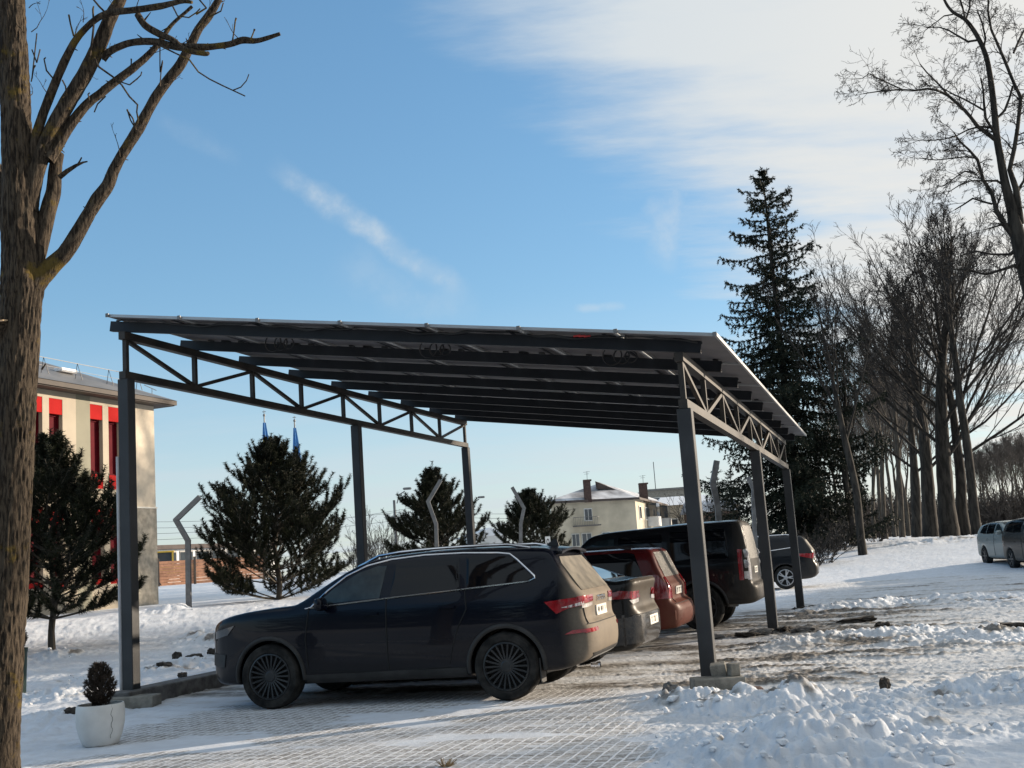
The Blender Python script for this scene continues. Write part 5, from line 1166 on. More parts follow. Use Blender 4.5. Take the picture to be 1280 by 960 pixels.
# --- needles
def needles(O, Dn, Ln, W_):
    n = len(O); ref = np.random.RandomState(n).randn(n, 3); x = np.cross(Dn, ref); x /= np.linalg.norm(x, axis=1, keepdims=True) + 1e-9
    V = np.stack([O - x * W_[:, None], O + x * W_[:, None], O + Dn * Ln[:, None]], 1).reshape(-1, 3)
    return V, np.arange(3 * n).reshape(-1, 3)
def shoot_needles(rs, A, B, nn, ln, wd, spread=.8):
    """bottle brush of needles from A to B (arrays)"""
    m = len(A); d = B - A; dl = np.linalg.norm(d, axis=1, keepdims=True); d = d / (dl + 1e-9)
    t = rs.rand(m, nn, 1); O = A[:, None] + (B - A)[:, None] * t
    v = rs.randn(m, nn, 3); v -= (v * d[:, None]).sum(2, keepdims=True) * d[:, None]; v /= np.linalg.norm(v, axis=2, keepdims=True)
    Dn = d[:, None] * (1 - spread * .55) + v * spread; Dn /= np.linalg.norm(Dn, axis=2, keepdims=True)
    Ln = ln * (.7 + .5 * rs.rand(m, nn)); return O.reshape(-1, 3), Dn.reshape(-1, 3), Ln.ravel(), np.full(m * nn, wd)
def pine(label, base, H, W_, seed, nwh=11, bare=.17, top=1.0, dens=1.0, needle_l=.10, group='young pines on the lawn'):
    rng = random.Random(seed); rs = np.random.RandomState(seed); t = thing('pine_tree', label, 'tree', base, 0, group)
    pts = [(rng.gauss(0, .02) * i, rng.gauss(0, .02) * i, -.2 + (H * .95 + .2) * i / 7, .085 * H / 4.4 * (1 - .85 * i / 7)) for i in range(8)]
    trunk_tube(pts, 8, .05, rng).build('trunk', M['bark_mid'], t, True)
    br = Segs(); SA = []; SB = []
    def shoot(p, d, l):
        SA.append(tuple(p)); d2 = (d * .75 + Vector((0, 0, .75))).normalized(); e = p + d2 * l; SB.append(tuple(e)); br.add(tuple(p), tuple(e), .011, .007)
    for k in range(nwh):
        f = k / (nwh - 1); z = H * (bare + (.93 - bare) * f ** .92); ln0 = W_ * (1.0 - f) ** 1.0 * (.62 + .38 * min(1, f * 5)) + .12
        for j in range(7 if f < .8 else 5):
            az = j * 2 * PI / 7 + k * .9 + rng.uniform(-.35, .35); el = .16 + .75 * f + rng.uniform(-.14, .22); ln = ln0 * rng.uniform(.72, 1.15)
            d = Vector((math.cos(az) * math.cos(el), math.sin(az) * math.cos(el), math.sin(el))); p = Vector((0, 0, z)); n = max(3, int(ln / .22))
            for i in range(n):
                q = p + d * ln / n; br.add(tuple(p), tuple(q), .026 * (1 - .6 * i / n), .026 * (1 - .6 * (i + 1) / n)); p = q; d = (d + Vector((rng.gauss(0, .09), rng.gauss(0, .09), .055))).normalized()
                g = (i + 1) / n
                if g > .35 or f > .6:
                    for sd in ((-1, 1) if rng.random() < .80 else (rng.choice((-1, 1)),)):
                        a = d.cross(Vector((0, 0, 1))).normalized() * sd; dd = (d * .8 + a * .75 + Vector((0, 0, rng.uniform(-.05, .35)))).normalized(); l2 = ln * .30 * (1.2 - g * .55) * rng.uniform(.7, 1.2) + .08
                        m_ = max(1, int(l2 / .2)); pp = p.copy()
                        for u in range(m_):
                            qq = pp + dd * l2 / m_; br.add(tuple(pp), tuple(qq), .012, .010)
                            if u > 0 or m_ < 3:
                                SA.append(tuple(pp)); SB.append(tuple(qq))
                                if rng.random() < .75: shoot(qq, (dd + a * rng.uniform(-.9, .9)).normalized(), rng.uniform(.14, .24))
                            pp = qq
                        shoot(pp, dd, rng.uniform(.24, .36))
            for _ in range(2): shoot(p, (d + Vector((rng.gauss(0, .3), rng.gauss(0, .3), .15))).normalized(), rng.uniform(.26, .38))
    for j in range(5): shoot(Vector((0, 0, H * .93)), Vector((rng.gauss(0, .5), rng.gauss(0, .5), 1)).normalized(), rng.uniform(.2, .34) * top)
    shoot(Vector((0, 0, H * .95)), Vector((0, 0, 1)), .46 * top)
    br.build('branches', M['bark_mid'], t, 3)
    O, Dn, Ln, Wd = shoot_needles(rs, np.array(SA), np.array(SB), int(72 * dens), needle_l, .0085, .9)
    V, T = needles(O, Dn, Ln, Wd); fast_mesh('crown', V, T, M['needle'], t)
    return t
pb = at(66, 836, 22.6)
pine('young pine behind the white planter, its bare trunk foot showing', (pb.x, pb.y, gz(pb.x, pb.y)), 4.1, 1.9, 21, 12, .15)
p2 = at(347, 752, 32); pine('broadest young pine, left of the middle left post with flags behind it', (p2.x, p2.y, mz(p2.x, p2.y)), 4.4, 2.85, 22, 13, .005)
p3 = at(547, 700, 38); pine('open topped pine behind the back left post and a bent fence post', (p3.x, p3.y, mz(p3.x, p3.y)), at(545, 592, 38).z - mz(p3.x, p3.y), 1.75, 23, 12, .12, 1.3)
p4 = at(667, 700, 43); pine('rounded green pine in front of the pale house', (p4.x, p4.y, mz(p4.x, p4.y)), at(660, 620, 43).z - mz(p4.x, p4.y), 1.85, 24, 10, .1)
def spruce(name, label, base, H, W_, seed, nwh=52, group=None, sparse=1.0, dy=0):
    rng = random.Random(seed); rs = np.random.RandomState(seed); t = thing(name, label, 'tree', base, 0, group)
    trunk_tube([(0, 0, -.3, .014 * H + .02), (0, 0, H * .5, .009 * H), (.03, 0, H, .012)], 8, .03, rng).build('trunk', M['bark_dark'], t, True)
    A = []; B = []; br = Segs()
    for k in range(nwh):
        f = k / (nwh - 1); z = H * (.035 + .955 * f); base_l = W_ * (1 - f) ** .62 * (.80 + .20 * min(1, f * 6)) + .10
        nb = 7 if f < .55 else (5 if f < .85 else 4)
        for j in range(nb):
            if rng.random() > sparse * (1 - .25 * f): continue
            az = j * 2 * PI / nb + k * 1.1 + rng.uniform(-.4, .4); ln = base_l * rng.choice((.55, .75, .9, 1.0, 1.05, 1.25)) * rng.uniform(.85, 1.1)
            el = .42 * f - .22 + rng.uniform(-.1, .1); d = Vector((math.cos(az) * math.cos(el), math.sin(az) * math.cos(el), math.sin(el))); p = Vector((0, 0, z)); n = max(3, int(ln / .28))
            for i in range(n):
                q = p + d * ln / n; g = (i + 1) / n; br.add(tuple(p), tuple(q), .030 * (1 - .75 * i / n), .030 * (1 - .75 * g)); A.append(tuple(p)); B.append(tuple(q)); p = q
                d = (d + Vector((rng.gauss(0, .05), rng.gauss(0, .05), -.05 if g < .5 else .13))).normalized()
                s_ = d.cross(Vector((0, 0, 1))).normalized()
                for sd in (-1, 1):
                    l2 = (.18 + .30 * ln * .32 * (1 - abs(g - .45))) * rng.uniform(.6, 1.3); dd = (d * .7 + s_ * sd * .9 + Vector((0, 0, rng.uniform(-.55, -.05)))).normalized(); e = p + dd * l2; A.append(tuple(p)); B.append(tuple(e))
                    if l2 > .3:
                        e2 = e + Vector((0, 0, -1)) * rng.uniform(.12, .34) + dd * .08; A.append(tuple(e)); B.append(tuple(e2))
                if rng.random() < .75: A.append(tuple(p)); B.append(tuple(p + Vector((rng.gauss(0, .05), rng.gauss(0, .05), -1)) * rng.uniform(.15, .55 * (1 - f) + .18)))
            A.append(tuple(p)); B.append(tuple(p + (d + Vector((0, 0, .25))) * .24))
    br.build('branches', M['bark_dark'], t, 3)
    O, Dn, Ln, Wd = shoot_needles(rs, np.array(A), np.array(B), 14, .10 * (H / 19) ** .5 + .04, .030 * (H / 19) ** .5, .7)
    V, T = needles(O, Dn, Ln, Wd); fast_mesh('crown', V, T, M['needle_spruce'], t)
    return t
sb = at(972, 700, 55); st_ = at(952, 212, 55); gb = mz(sb.x, sb.y)
spruce('spruce_tree', 'tall dark spruce rising above the right end of the carport roof', (st_.x, 55, gb), st_.z - gb, 4.5, 41, 52)
for i, (px, Y, top, w_, lb) in enumerate([(905, 95, 585, 2.0, 'left one of the two airy conifers beyond the roof of the black off-road car'), (922, 98, 588, 2.0, 'right one of the two airy conifers beyond the roof of the black off-road car')]):
    q = at(px, 690, Y); tz = at(px, top, Y).z; spruce('conifer_tree', lb, (q.x, q.y, mz(q.x, q.y)), tz - mz(q.x, q.y), w_, 50 + i, 24, 'distant conifers', .75)

for i, x in enumerate((-27, -19, -11.5, -4, 3.5, 11, 19, 27)):  # unseen spruce row added to darken reflections and camera-facing surfaces
    lb = 'large dense spruce in the park row behind the viewer'
    if i == 0: back = spruce('spruce_tree', lb, (x, -15, 0), 17, 5.2, 91, 34, 'spruces behind the viewer')
    else:
        o = copy_tree(back); o.location = (x, -15 + 1.5 * (i % 2) + (3 if 2 < i < 6 else 0), 0); o.rotation_euler = (0, 0, i * 1.3)
for i, (x, y) in enumerate([(47.0, 44.2), (49.5, 47.6), (52.5, 51.2)]):  # unseen spruces added so their shadows darken the left snow bank
    spruce('spruce_tree', ['tall spruce beyond the right edge of the picture, nearest of three', 'tall spruce beyond the right edge of the picture, middle of three', 'tall spruce beyond the right edge of the picture, farthest of three'][i], (x, y, mz(x, y)), 19.5, 3.6, 55 + i, 40, 'spruces right of the yard')
# --- shrubs
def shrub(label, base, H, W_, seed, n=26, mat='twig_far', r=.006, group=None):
    rng = random.Random(seed); t = thing('bare_shrub', label, 'shrub', base, 0, group); sg = [Segs()]
    P = {'rmin': r, 0: dict(n=5, wob=.12, up=.05, kids=5, ang=.55, kl=.5, kr=.6, bin=0, start=.2), 1: dict(n=4, wob=.15, up=.03, kids=4, ang=.6, kl=.55, kr=.7, bin=0), 2: dict(n=3, wob=.2, up=.02, kids=0, ang=.6, kl=.5, kr=.7, bin=0)}
    for i in range(n):
        a = rng.uniform(0, 2 * PI); k = rng.random() * W_ / H
        grow(sg, (math.cos(a) * .15 * W_, math.sin(a) * .15 * W_, 0), Vector((math.cos(a) * k, math.sin(a) * k, 1)).normalized(), H * rng.uniform(.55, .95), .018, 0, rng, P)
    sg[0].build('stems', M[mat], t, 3); return t
q = at(478, 690, 44); shrub('bare twiggy shrub left of the street lamp, seen beside the middle left post', (q.x, q.y, mz(q.x, q.y)), 2.7, 1.6, 61)
q = at(455, 700, 46); shrub('low bare shrub directly right of the middle left post', (q.x, q.y, mz(q.x, q.y)), 2.0, 1.3, 62)
q = at(872, 690, 80); shrub('bare bush left of the airy conifers', (q.x, q.y, mz(q.x, q.y)), 4.3, 2.4, 63, 22, 'twig', .011)
for i, (px, py, Y, H) in enumerate([(1030, 678, 47, 1.7), (1048, 676, 52, 1.9), (1096, 672, 60, 1.5), (1014, 682, 46, 1.4)]):
    q = at(px, py, Y); shrub(['twiggy bush at the foot of the spruce', 'twiggy bush left of the leaning tree', 'brushwood right of the slender forked tree', 'low brushwood behind the far black crossover'][i], (q.x, q.y, mz(q.x, q.y)), H, 1.5, 70 + i, 20, 'twig', .008)

scrub0 = None
for i, (px, Y) in enumerate([(1230, 128), (1243, 132), (1256, 126), (1269, 130), (1283, 128), (1297, 131), (1090, 125), (1105, 128), (1121, 126), (1060, 115), (1138, 128), (1158, 126), (1128, 140), (1112, 140), (1075, 118), (1172, 130), (1200, 132), (1045, 112)]):
    q = at(px, 660, Y); lb = 'low twiggy scrub at the foot of the distant bare trees'
    if scrub0 is None:
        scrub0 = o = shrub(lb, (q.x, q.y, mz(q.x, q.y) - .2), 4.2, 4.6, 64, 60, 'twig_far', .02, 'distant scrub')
    else:
        o = copy_tree(scrub0); o.location = (q.x, q.y, mz(q.x, q.y) - .2); o.rotation_euler = (0, 0, i * 1.9); k = .75 + .5 * ((i * 37) % 10) / 10; o.scale = (k * 1.2, k * 1.2, k)
for root, sh, px, Y in ((hatch, shh, 1276, 38.4), (mpvc, shm, 1315, 35.6)):
    q = at(px, 700, Y); put(root, sh, .15, .80, mz(q.x, q.y + 2), q, PI / 2 - .06)

# ------------------------------------------------------------------ two storey building at the left
fd = Vector((-.34, -.94, 0)).normalized(); fn = Vector((-fd.y, fd.x, 0))            # along the facade towards us; outward normal
bd = thing('office_building', 'two storey cream building with coral red window strips and a wide grey roof', 'building', (-12.13, 38, .7))
BZ = .7
Mb = Matrix((fd, fn, Vector((0, 0, 1)))).transposed().to_4x4()
bd.matrix_world = Matrix.Translation((-12.13, 38, .7)) @ Mb
# local: x along the facade (towards the camera), y outward, z up from the ground
LEN, DEP = 17.0, 13.0
wins = []
a = 1.71
for k in range(8):
    w0 = a; wins.append((w0, w0 + .56)); wins.append((w0 + .83, w0 + 1.40)); a += 2.60
wins = [w for w in wins if w[1] < LEN - .3]
cols = [(0.0, 1.30, 'speckle')]
edges = [1.30] + [e for w in wins for e in w] + [LEN]
def wall(x0, x1, z0, z1, mat, nm='wall', y1=0.0, th_=.30): return MB().box(((x0 + x1) / 2, y1 - th_ / 2, (z0 + z1) / 2), (x1 - x0, th_, z1 - z0)).build(nm, M[mat], bd)
zt = 7.42 - BZ; zg = -1.0
wall(0, 1.30, 4.0 - BZ, zt, 'speckle'); wall(0, 1.30, zg, 4.0 - BZ - .001, 'plinth', y1=.03)
MB().box((.65, .02, 4.0 - BZ), (1.34, .06, .05)).build('string_course', M['pane_pale'], bd)
px_ = 1.30; k = 0
for (w0, w1) in wins:
    wd = w0 - px_
    mat = 'sage' if (wd > .8 and k % 4 == 2) else 'cream'
    if wd > .8:
        mid = px_ + wd * .52; wall(px_ + .0005, mid, zg, zt, 'sage'); wall(mid + .0005, w0 - .0005, zg, zt, 'cream')
    elif wd > .01: wall(px_ + .0005, w0 - .0005, zg, zt, 'cream')
    wall(w0, w1, 7.19 - BZ, zt, 'cream'); wall(w0, w1, 3.94 - BZ, 4.55 - BZ, 'cream'); wall(w0, w1, zg, .9, 'cream')
    for zb in (0, -3.24):
        z = zb - BZ
        MB().box(((w0 + w1) / 2, -.06, 6.955 + z), (w1 - w0 - .004, .10, .46)).build('spandrel_panel', M['coral'], bd)
        MB().box(((w0 + w1) / 2, -.06, 4.775 + z), (w1 - w0 - .004, .10, .44)).build('spandrel_panel', M['coral'], bd)
        win = MB()
        for x in (w0 + .025, w1 - .025): win.box((x, -.17, 5.86 + z), (.05, .06, 1.72))
        for zz_ in (5.03, 6.69): win.box(((w0 + w1) / 2, -.17, zz_ + z), (w1 - w0 - .10, .06, .05))
        wo = win.build('window', M['wine'], bd); MB().box((w1 - .09, -.165, 5.86 + z), (.12, .05, 1.60)).build('pale_curtain', M['pane_pale'], wo)  # pale strip of window frame on the reveal side
        MB().box(((w0 + w1) / 2, -.19, 5.86 + z), (w1 - w0 - .10, .02, 1.61)).build('pane', M['wine'], wo)
    px_ = w1; k += 1
wall(px_ + .0005, LEN, zg, zt, 'cream')
MB().box((LEN / 2, -DEP + .15, (zt + zg) / 2), (LEN, .3, zt - zg)).box((.15, -DEP / 2, (zt + zg) / 2), (.29, DEP - .62, zt - zg)).box((LEN - .15, -DEP / 2, (zt + zg) / 2), (.29, DEP - .62, zt - zg)).build('wall', M['cream'], bd)
ov = .48; ez = zt
MB().box((LEN / 2, -DEP / 2, ez + .03), (LEN + 2 * ov, DEP + 2 * ov, .06)).build('soffit', M['soffit'], bd)
mb = MB()
for y in (ov + .03, -DEP - ov - .03): mb.box((LEN / 2, y, ez + .10), (LEN + 2 * ov + .12, .06, .14))
for x in (-ov - .03, LEN + ov + .03): mb.box((x, -DEP / 2, ez + .10), (.06, DEP + 2 * ov - .001, .14))
mb.build('gutter', M['soffit'], bd)
x0, x1, y0, y1 = -ov - .08, LEN + ov + .08, -DEP - ov - .08, ov + .08; zr = ez + .18; rh = 3.1
rf = MB().add([(x0, y0, zr), (x1, y0, zr), (x1, y1, zr), (x0, y1, zr), (x0 + 7.2, (y0 + y1) / 2, zr + rh), (x1 - 7.2, (y0 + y1) / 2, zr + rh)], [(3, 2, 5, 4), (0, 4, 5, 1), (0, 3, 4), (1, 5, 2), (0, 1, 2, 3)]).build('roof', M['roof_metal'], bd)
mb = MB(); sl = rh / ((y1 - y0) / 2)
for x in np.arange(.3, LEN, 1.45):
    yy = y1 - .9; zz_ = zr + .9 * sl
    mb.tube([(x - .16, yy, zz_), (x, yy - .05, zz_ + .50), (x + .16, yy, zz_)], .012, 4)
mb.tube([(-.2, y1 - .95, zr + .9 * sl + .50), (LEN, y1 - .95, zr + .9 * sl + .50)], .012, 4); mb.tube([(-.2, y1 - .93, zr + .9 * sl + .25), (LEN, y1 - .93, zr + .9 * sl + .25)], .008, 4)
mb.tube([(-.5, y1 - 1.0, zr + .3), (-.5, y1 - 1.0, zr + .55), (-.1, y1 - 1.0, zr + .62), (-.8, y1 - 1.05, zr + .52)], .012, 4)
mb.build('snow_guard', M['wire'], rf)
for x in (3.0, 6.2, 9.0): MB().box((x, y1 - 1.6, zr + 1.6 * sl + .07), (.7, .35, .12), None, .02).build('roof_snow_patch', M['snow'], rf)
# handrail by its entrance
h0 = at(186, 742, 41); hr = thing('handrail', 'thin curved dark handrail at the foot of the cream building', 'handrail', (h0.x, h0.y, mz(h0.x, h0.y)), .3)
MB().tube([(-.7, 0, 0), (-.7, 0, .95), (-.1, 0, .92), (.25, 0, .8), (.42, 0, .55)], .022, 6).build('rail', M['wire'], hr)
for x in (-.4, -.1, .2): MB().tube([(x, 0, 0), (x, 0, .9 if x < .1 else .8)], .016, 6).build('upright', M['wire'], hr)

# ------------------------------------------------------------------ fence, warehouse and yellow cab at the far left
Yf = 76; fl0 = at(150, 720, Yf); fl1 = at(330, 712, Yf + 6); gzf = mz(fl0.x + 3, Yf) - .05
dv = (fl1 - fl0); dv.z = 0; Lf = dv.length; dv.normalize(); aff = math.atan2(dv.y, dv.x)
fe = thing('board_fence', 'orange brown board fence with dark posts at the far left', 'fence', (fl0.x, fl0.y, gzf), aff)
nb = 4; bw = Lf / nb
for i in range(nb):
    mb = MB()
    for k in range(8): mb.box((bw * (i + .5), 0, .18 + k * .205), (bw - .12, .04, .19))
    mb.build('board_panel', M['orange_wood'], fe)
for i in range(nb + 1): MB().box((bw * i, -.03, .95), (.14, .14, 1.95), None, .01).build('post', M['soffit'], fe)
Yw = 125; q0 = at(150, 690, Yw); q1 = at(345, 680, Yw + 20); gw = mz(q0.x, Yw); aw = math.atan2(q1.y - q0.y, q1.x - q0.x); Lw = math.hypot(q1.x - q0.x, q1.y - q0.y)
wh = thing('warehouse', 'long low glazed hall with a dark flat roof beyond the board fence', 'building', (q0.x, q0.y, gw), aw)
hz = at(210, 684, Yw + 3).z - gw
MB().box((Lw / 2, 6, hz / 2 - .5), (Lw, 12, hz + .6)).build('wall', M['house_white'], wh)
MB().box((Lw / 2, 6, hz + .08), (Lw + 1, 13, .5)).build('roof', M['roof_dark'], wh)
for i in range(9):
    x = 1.0 + i * (Lw - 2) / 9; fr = MB().box((x + .95, -.03, hz * .55), (1.95, .08, hz * .7)).build('window', M['galv'], wh)
    MB().box((x + .95, -.08, hz * .55), (1.8, .03, hz * .64)).build('pane', M['pane'], fr)
q = at(206, 704, 92); yc = thing('tractor_cab', 'yellow tractor with a glazed cab showing over the board fence', 'tractor', (q.x, q.y, mz(q.x, q.y)), .3)
ztop = at(206, 689, 92).z - mz(q.x, q.y)
MB().box((0, 0, ztop - .06), (1.5, 1.5, .12), None, .04).build('cab_roof', M['yellow'], yc)
mb = MB()
for sx in (-1, 1):
    for sy in (-1, 1): mb.box((sx * .62, sy * .62, ztop - .62), (.14, .14, 1.0))
mb.box((0, 0, ztop - 1.5), (1.5, 1.5, .75), None, .05); mb.build('cab_frame', M['yellow'], yc)
MB().box((0, 0, ztop - .62), (1.18, 1.18, .98)).build('cab_glass', M['pane'], yc)
MB().box((1.5, 0, ztop - 1.6), (1.5, 1.1, .7), None, .1).build('bonnet', M['yellow'], yc)
for sx in (-.3, 1.7):
    for sy in (-.75, .75): MB().lathe([(.05, -.15), (.55, -.15), (.6, 0), (.55, .15), (.05, .15)], 20, Matrix.Translation((sx, sy, .6)) @ Matrix.Rotation(PI / 2, 4, 'X')).build('wheel', M['tyre'], yc, True)

# ------------------------------------------------------------------ pale hipped house in the middle distance
Y0 = 120; A0 = at(689, 640, Y0); B0 = at(795, 640, Y0 + 4); C0 = at(849, 640, 168); g0 = mz(B0.x, Y0) - .1
ez = at(795, 622, Y0 + 4).z
e1 = Vector((B0.x - A0.x, B0.y - A0.y, 0)); Wd = e1.length; e1.normalize(); e2 = Vector((C0.x - B0.x, C0.y - B0.y, 0)); Dp = min(e2.length, 46); e2.normalize()
ho = thing('apartment_house', 'pale two storey house with a snow dusted hipped roof and two dark chimneys', 'house', (A0.x, A0.y, g0))
def hp(u, v, z): return Vector((0, 0, 0)) + e1 * u + e2 * v + Vector((0, 0, z))
EZ = ez - g0
MB().add([hp(0, 0, -1), hp(Wd, 0, -1), hp(Wd, Dp, -1), hp(0, Dp, -1), hp(0, 0, EZ), hp(Wd, 0, EZ), hp(Wd, Dp, EZ), hp(0, Dp, EZ)], [(0, 1, 5, 4), (1, 2, 6, 5), (2, 3, 7, 6), (3, 0, 4, 7), (4, 5, 6, 7)]).build('wall', M['house_wall'], ho)
rz_ = at(737, 604, Y0 + 6).z - g0; o_ = .55
R1, R2 = hp(Wd / 2, 5.0, rz_), hp(Wd / 2, Dp - 5, rz_)
ro = MB().add([hp(-o_, -o_, EZ - .02), hp(Wd + o_, -o_, EZ - .02), hp(Wd + o_, Dp + o_, EZ - .02), hp(-o_, Dp + o_, EZ - .02), R1, R2], [(0, 1, 4), (1, 2, 5, 4), (2, 3, 5), (3, 0, 4, 5), (0, 1, 2, 3)]).build('roof', M['house_roof'], ho)
mb = MB(); mb.bar(hp(-o_, -o_ - .05, EZ - .1), hp(Wd + o_, -o_ - .05, EZ - .1), .12, .24); mb.bar(hp(Wd + o_ + .05, -o_, EZ - .1), hp(Wd + o_ + .05, Dp + o_, EZ - .1), .12, .24); mb.build('eaves_board', M['roof_dark'], ro)
dm = MB().add([hp(Wd * .50, 2.4, EZ + (rz_ - EZ) * .62), hp(Wd * .74, 2.4, EZ + (rz_ - EZ) * .52), hp(Wd / 2, 2.0, rz_ + .05), hp(Wd * .50, 5.4, EZ + (rz_ - EZ) * .62), hp(Wd * .74, 5.4, EZ + (rz_ - EZ) * .52), hp(Wd / 2, 5.2, rz_ + .05)], [(0, 1, 2), (3, 5, 4), (0, 2, 5, 3), (1, 4, 5, 2)]).build('dormer', M['roof_dark'], ro)
for (px, py0, py1, wpx, YY) in ((734, 622, 602, 9, 121.5), (804, 622, 606, 10, 131)):
    a, b_ = at(px, py0, YY) - ho.location, at(px, py1, YY) - ho.location; w_ = wpx * YY / F_
    ch = MB().box(((a.x + b_.x) / 2, a.y, (a.z + b_.z) / 2 - .2), (w_, w_ * .9, b_.z - a.z + .6)).box((b_.x, a.y, b_.z + .12), (w_ * 1.15, w_ * 1.05, .16)).build('chimney', M['chimney'], ro)
    MB().tube([(b_.x, a.y, b_.z), (b_.x + .05, a.y, b_.z + 1.1)], .03, 4).tube([(b_.x - .35, a.y, b_.z + 1.0), (b_.x + .35, a.y, b_.z + 1.05)], .02, 4).tube([(b_.x - .25, a.y, b_.z + .8), (b_.x + .25, a.y, b_.z + .82)], .02, 4).build('antenna', M['wire'], ch)
def house_win(u, z, w_, h_, side, frame='house_white', pane='pane'):
    if side == 'f': c = hp(u, -.05, z); ax = e1; out = Vector((e1.y, -e1.x, 0))
    else: c = hp(Wd + .05, u, z); ax = e2; out = Vector((e2.y, -e2.x, 0))
    f = MB()
    Mx = Matrix((ax, out, Vector((0, 0, 1)))).transposed()
    f.box(c, (w_, .12, h_), Mx); fo = f.build('window', M[frame], ho)
    for s_ in (-1, 1): MB().box(c + ax * s_ * w_ * .235 + out * .06, (w_ * .40, .03, h_ * .86), Mx).build('pane', M[pane], fo)
def u_of(px, Y=Y0): return (at(px, 640, Y) - A0).dot(e1) if True else 0
zc = at(745, 642, Y0).z - g0
house_win(u_of(745), zc, .95, 1.35, 'f')
for px in (712, 780): pass
house_win(u_of(723), 2.0, .9, 1.4, 'f', 'pane_pale'); house_win(u_of(740), 2.0, 1.2, 1.4, 'f', 'pane_pale'); house_win(u_of(770), 2.0, 1.0, 1.4, 'f', 'pane_pale')
ub = u_of(743); bz = at(743, 656, Y0).z - g0
mb = MB().box(hp(ub, -.5, bz), (2.9, 1.0, .14), Matrix((e1, Vector((e1.y, -e1.x, 0)) * -1, Vector((0, 0, 1)))).transposed()); ba = mb.build('balcony', M['concrete_dark'], ho)
mb = MB(); mb.bar(hp(ub - 1.4, -.95, bz + .9), hp(ub + 1.4, -.95, bz + .9), .05)
for k in range(15): mb.bar(hp(ub - 1.4 + k * .2, -.95, bz), hp(ub - 1.4 + k * .2, -.95, bz + .9), .025)
for s_ in (-1.4, 1.4): mb.bar(hp(ub + s_, -.95, bz + .9), hp(ub + s_, -.05, bz + .9), .05)
mb.build('balcony_rail', M['post_dark'], ba)
for k, v in enumerate((3.0, 8.0, 13.5, 19, 24)):
    house_win(v, zc, 1.5, 1.5, 'r'); house_win(v, 2.0, 1.5, 1.5, 'r')
    if k in (1, 3):
        o1 = Vector((e2.y, -e2.x, 0)); Mx = Matrix((e2, o1, Vector((0, 0, 1)))).transposed()
        MB().box(hp(Wd, v + 2.4, zc - .9) + o1 * .65, (3.0, 1.2, 1.1), Mx).build('balcony', M['house_white'], ho)
        MB().box(hp(Wd, v + 2.4, zc + .45) + o1 * .62, (2.9, 1.1, 1.5), Mx).build('balcony_glazing', M['pane'], ho)
# flat block and low annexe behind it
q = at(842, 640, 190); gb = mz(q.x, 190); bl = thing('flat_block', 'grey flat roofed block behind the right end of the pale house', 'building', (q.x, q.y, gb))
hz = at(842, 612, 190).z - gb
MB().box((0, 4, hz / 2), (9.0, 9, hz)).build('wall', M['concrete'], bl); MB().box((0, 4, hz + .15), (9.6, 9.6, .3)).build('roof', M['roof_metal'], bl)
for i in range(3):
    for z in (hz - 1.9, hz - 4.8): fo = MB().box((-2.8 + i * 2.8, -.55, z), (1.5, .12, 1.5)).build('window', M['house_white'], bl); MB().box((-2.8 + i * 2.8, -.62, z), (1.3, .03, 1.3)).build('pane', M['pane'], fo)
q = at(862, 655, 150); ga = mz(q.x, 150); an = thing('low_house', 'low beige house with a snowy roof and red gable right of the pale house', 'house', (q.x, q.y, ga))
hz = at(850, 631, 150).z - ga
MB().box((0, 4, hz / 2), (7.4, 8, hz)).build('wall', M['house_wall'], an)
MB().add([(-4.2, -.5, hz), (4.2, -.5, hz), (4.2, 8.5, hz), (-4.2, 8.5, hz), (-3.0, 4, hz + 1.3), (3.0, 4, hz + 1.3)], [(0, 1, 5, 4), (1, 2, 5), (2, 3, 4, 5), (3, 0, 4), (0, 3, 2, 1)]).build('roof', M['snow'], an)
for x in (-2, .2, 2.2): fo = MB().box((x, -.03, hz * .6), (1.1, .1, 1.3)).build('window', M['house_white'], an); MB().box((x, -.09, hz * .6), (.95, .03, 1.1)).build('pane', M['pane'], fo)
q = at(895, 650, 140); rh_ = thing('red_house', 'small red brick house with a snow covered roof behind the black off-road car', 'house', (q.x, q.y, mz(q.x, q.y)))
hz = at(885, 640, 140).z - mz(q.x, q.y)
MB().box((0, 3, hz / 2), (6, 6, hz)).build('wall', M['brick_block'], rh_)
MB().add([(-3.5, -.5, hz), (3.5, -.5, hz), (3.5, 6.5, hz), (-3.5, 6.5, hz), (-3.2, 3, hz + 1.5), (3.2, 3, hz + 1.5)], [(0, 1, 5, 4), (1, 2, 5), (2, 3, 4, 5), (3, 0, 4), (0, 3, 2, 1)]).build('roof', M['house_roof'], rh_)
fo = MB().box((0, -.03, hz * .55), (1.2, .1, 1.2)).build('window', M['house_white'], rh_); MB().box((0, -.09, hz * .55), (1.0, .03, 1.0)).build('pane', M['pane'], fo)
q = at(613, 690, 85); sh_ = thing('small_house', 'small pale blue house with a snowy roof left of the rounded pine', 'house', (q.x, q.y, mz(q.x, q.y)), .25)
hz = at(613, 668, 85).z - mz(q.x, q.y)
MB().box((0, 2.5, hz / 2), (2.6, 5, hz)).build('wall', M['house_white'], sh_)
MB().add([(-1.6, -.4, hz - .1), (1.6, -.4, hz - .1), (1.6, 5.4, hz - .1), (-1.6, 5.4, hz - .1), (0, -.4, hz + .5), (0, 5.4, hz + .5)], [(0, 1, 4), (1, 2, 5, 4), (2, 3, 5), (3, 0, 4, 5), (0, 3, 2, 1)]).build('roof', M['snow'], sh_)
fo = MB().box((-.4, -.03, hz * .5), (.7, .1, hz * .45)).build('window', M['pane_pale'], sh_); MB().box((-.4, -.09, hz * .5), (.55, .03, hz * .38)).build('pane', M['pane'], fo)

